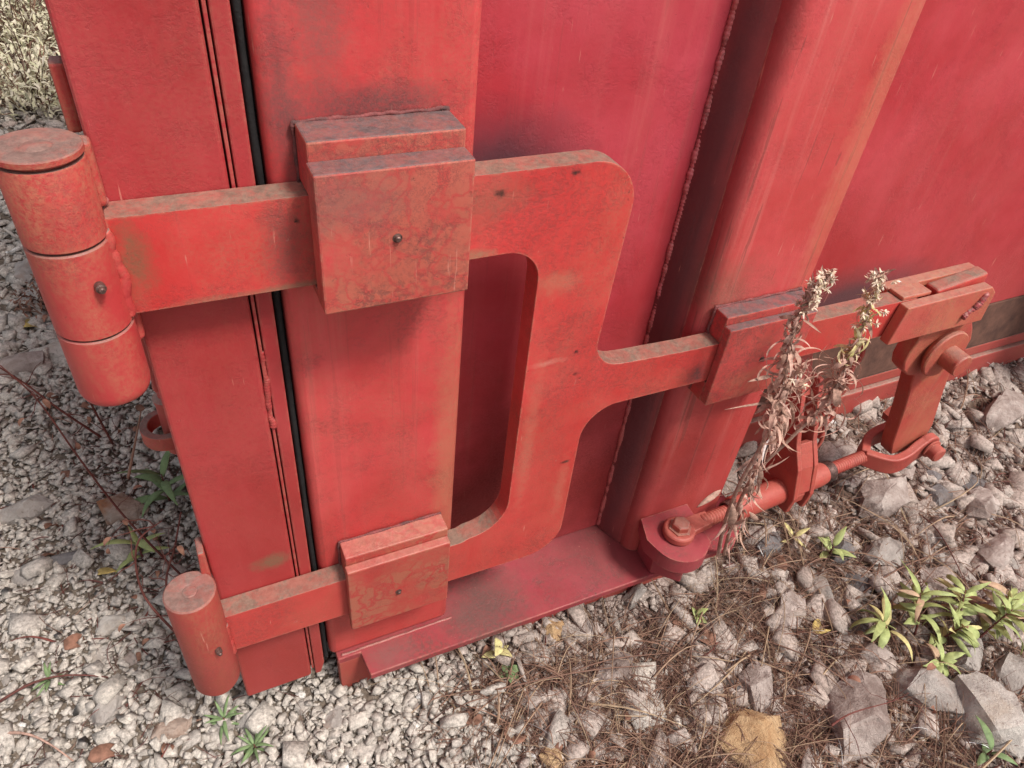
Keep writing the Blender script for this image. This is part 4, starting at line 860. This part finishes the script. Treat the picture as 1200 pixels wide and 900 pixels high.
# ---- tall dried weed in front of the turnbuckle
dw = thing('dried_weed', 'tall dried weed with two curled leafy spikes in front of the turnbuckle', 'weed', (1.22, 0.88, -1.92))
def dpath(pts): return smooth_path([W(*at(a, b, y=c)) for a, b, c in pts], 7)
def spike(pts, wd, n0, seed, headn, yel=(2, 2), dense=150, lscale=1.0):
    rr_ = random.Random(seed); P_ = dpath(pts); n = len(P_); bm = bmesh.new(); tube(bm, P_, [wd*S*(1.15-0.7*i/n) for i in range(n)], 7); fix(bm); link('stem', bm, m_dry, dw, smooth=True)
    bmA, bmY = bmesh.new(), bmesh.new(); 
    for i in range(dense):
        f = n0 + (1-n0)*(i/dense); k = f*(n-1); j = min(n-2, int(k)); p_ = P_[j].lerp(P_[j+1], k-j); T = (P_[j+1]-P_[j]).normalized()
        a = i*2.4+rr_.random(); u = T.orthogonal().normalized(); v = T.cross(u); d = (u*math.cos(a)+v*math.sin(a)) + T*rr_.uniform(-.1, 0.9)
        ln = (0.066 - 0.042*((f-n0)/(1-n0)))*S*rr_.uniform(0.5, 1.4)*lscale
        leaf(bmY if yel[0] < f < yel[1] and rr_.random() < 0.75 else bmA, p_, d, ln, ln*rr_.uniform(.04, .105), rr_.choice([-1, 1])*rr_.uniform(1.0, 5.0), seg=9, twist=rr_.uniform(-2, 2))
    link('curled_leaves', bmA, m_dry, dw, smooth=True)
    if len(bmY.verts): link('yellow_leaves', bmY, m_dryyel, dw, smooth=True)
    else: bmY.free()
    # fluffy seed heads near the tip
    bm = bmesh.new()
    for i in range(headn):
        f = 0.80 + 0.20*i/headn; k = f*(n-1); j = min(n-2, int(k)); c = P_[j].lerp(P_[j+1], k-j) + Vector([rr_.gauss(0, .0075) for _ in range(3)])
        for q in range(13):
            d = Vector([rr_.gauss(0, 1) for _ in range(3)]).normalized(); leaf(bm, c, d, rr_.uniform(.005, .0095), 0.0014, 0.5, seg=3)
    link('seed_head', bm, m_dryhead, dw, smooth=True)
    return P_
spike([(842, 648, .90), (850, 610, .86), (868, 565, .83), (893, 520, .81), (915, 465, .80), (922, 420, .80), (935, 375, .80), (952, 345, .80), (972, 322, .80)], 0.0052, 0.42, 1, 40, dense=210)
spike([(848, 650, .90), (862, 600, .86), (885, 555, .83), (925, 515, .80), (960, 480, .79), (985, 440, .79), (1005, 400, .79), (1020, 355, .79), (1036, 318, .79)], 0.0048, 0.45, 2, 38, yel=(0.70, 0.93), dense=210)
spike([(915, 500, .80), (905, 480, .79), (930, 455, .79), (945, 430, .79)], 0.003, 0.2, 3, 3, dense=45)
rr_ = random.Random(77)
# limp withered leaves hanging along the lower stems
bm = bmesh.new()
for i in range(85):
    f = rr_.random(); px = 846 + 72*f**0.9 + rr_.uniform(-9, 12); py = 640 - 165*f + rr_.uniform(-6, 6)
    p_ = W(*at(px, py, y=.86-.05*f+rr_.uniform(-.02, .015))); d = Vector((rr_.gauss(0, .35), rr_.gauss(-.1, .25), -1 if rr_.random() < .7 else .6))
    leaf(bm, p_, d, S*rr_.uniform(.03, .10), S*rr_.uniform(.0015, .0062), rr_.uniform(-1.5, 2.2), up=Vector((0.3, 1, 0.2)), seg=9, twist=rr_.uniform(-3, 3), fold=0.6)
for i in range(34):      # loops and tendrils in the tangle
    cx_, cy_, r_ = rr_.uniform(905, 1000), rr_.uniform(425, 490), rr_.uniform(9, 20); a0 = rr_.uniform(0, 6.28)
    P_ = dpath([(cx_+r_*(1+k*.12)*math.cos(a0+k*.8), cy_+r_*(1+k*.12)*math.sin(a0+k*.8), .80+.004*k) for k in range(6)]); ribbon(bm, P_, 0.0014*rr_.uniform(.7, 1.5))
link('limp_leaves', bm, m_dry, dw, smooth=True)
for i, (px, py, dx, dy, l_, w_) in enumerate([(918, 478, 0.1, 1, 62, 9), (845, 574, -.75, .6, 36, 5), (858, 590, .1, 1, 50, 8), (880, 560, .1, 1, 40, 6), (905, 440, -1, .25, 22, 3), (925, 468, -1, .15, 60, 2), (878, 600, .6, .6, 36, 5), (890, 545, .2, 1, 36, 5)]):
    a = W(*at(px, py, y=.81)); b = W(*at(px+dx*l_, py+dy*l_, y=.80)); bm = bmesh.new(); dd = b-a
    leaf(bm, a, dd, dd.length, w_/FPX*1.6*S*0.5*1.5, 0.5, up=-CF, seg=9, twist=0.4, fold=0.25); o = link('withered_leaf', bm, m_dry, dw, smooth=True)
    so = o.modifiers.new('thickness', 'SOLIDIFY'); so.thickness = 0.0005

# ---- pale dry shrubs beyond, at upper left
def bush(px, py, y, rx, h, n, mat, lab, seed, lsz=0.045):
    rr_ = random.Random(seed); c = at(px, py, z=GZ); c = Vector((c.x, c.y, gh(c.x, c.y))); t_ = thing('dry_shrub', lab, 'shrub', tuple(c))
    bmS, bmL = bmesh.new(), bmesh.new()
    for i in range(n):
        a = rr_.uniform(0, 6.28); rad = rx*math.sqrt(rr_.random()); top = Vector((c.x+rad*math.cos(a), c.y+rad*math.sin(a), c.z+h*rr_.uniform(.4, 1)*(1-.5*(rad/rx)**2)))
        b0 = Vector((c.x+rad*.4*math.cos(a), c.y+rad*.4*math.sin(a), c.z)); mid = b0.lerp(top, .5)+Vector([rr_.gauss(0, .03) for _ in range(3)])
        P_ = smooth_path([W(*b0), W(*mid), W(*top)], 3); tube(bmS, P_, 0.0022, 3, False)
        for k in range(10):
            q = P_[rr_.randrange(2, len(P_))] + Vector([rr_.gauss(0, .02) for _ in range(3)])
            leaf(bmL, q, Vector([rr_.gauss(0, 1) for _ in range(3)]), lsz*S*rr_.uniform(.6, 1.5), lsz*S*.2, rr_.uniform(-1, 2), seg=3)
    link('stems', bmS, m_straw, t_); link('foliage', bmL, mat, t_, smooth=True); return t_
m_bush = multi('pale_shrub_leaf', [(0.78, 0.70, 0.57), (0.48, 0.33, 0.22), (0.88, 0.83, 0.72), (0.56, 0.36, 0.25), (0.84, 0.78, 0.66), (0.60, 0.58, 0.38)], 0.85, 60, 0, 0.15, trans=0.35)
bush(45, 130, 0, .42, .38, 150, m_bush, 'pale dry shrub nearest the upper hinge at the left edge', 1)
bush(10, 75, 0, .6, .5, 150, m_bush, 'pale dry shrub behind at the far left edge', 2)
bush(70, 60, 0, .6, .5, 150, m_bush, 'pale dry shrub beyond the door frame near the top', 3)
bush(20, 10, 0, .8, .7, 150, m_bush, 'faded shrub in the top left corner', 4, .05)
bush(5, 45, 0, .25, .45, 60, m_green2, 'green shoots between the pale shrubs at top left', 5)
bush(60, 360, 0, .10, .12, 40, m_leaflitter, 'small brown dry tuft beside the upper hinge barrel', 6, .02)
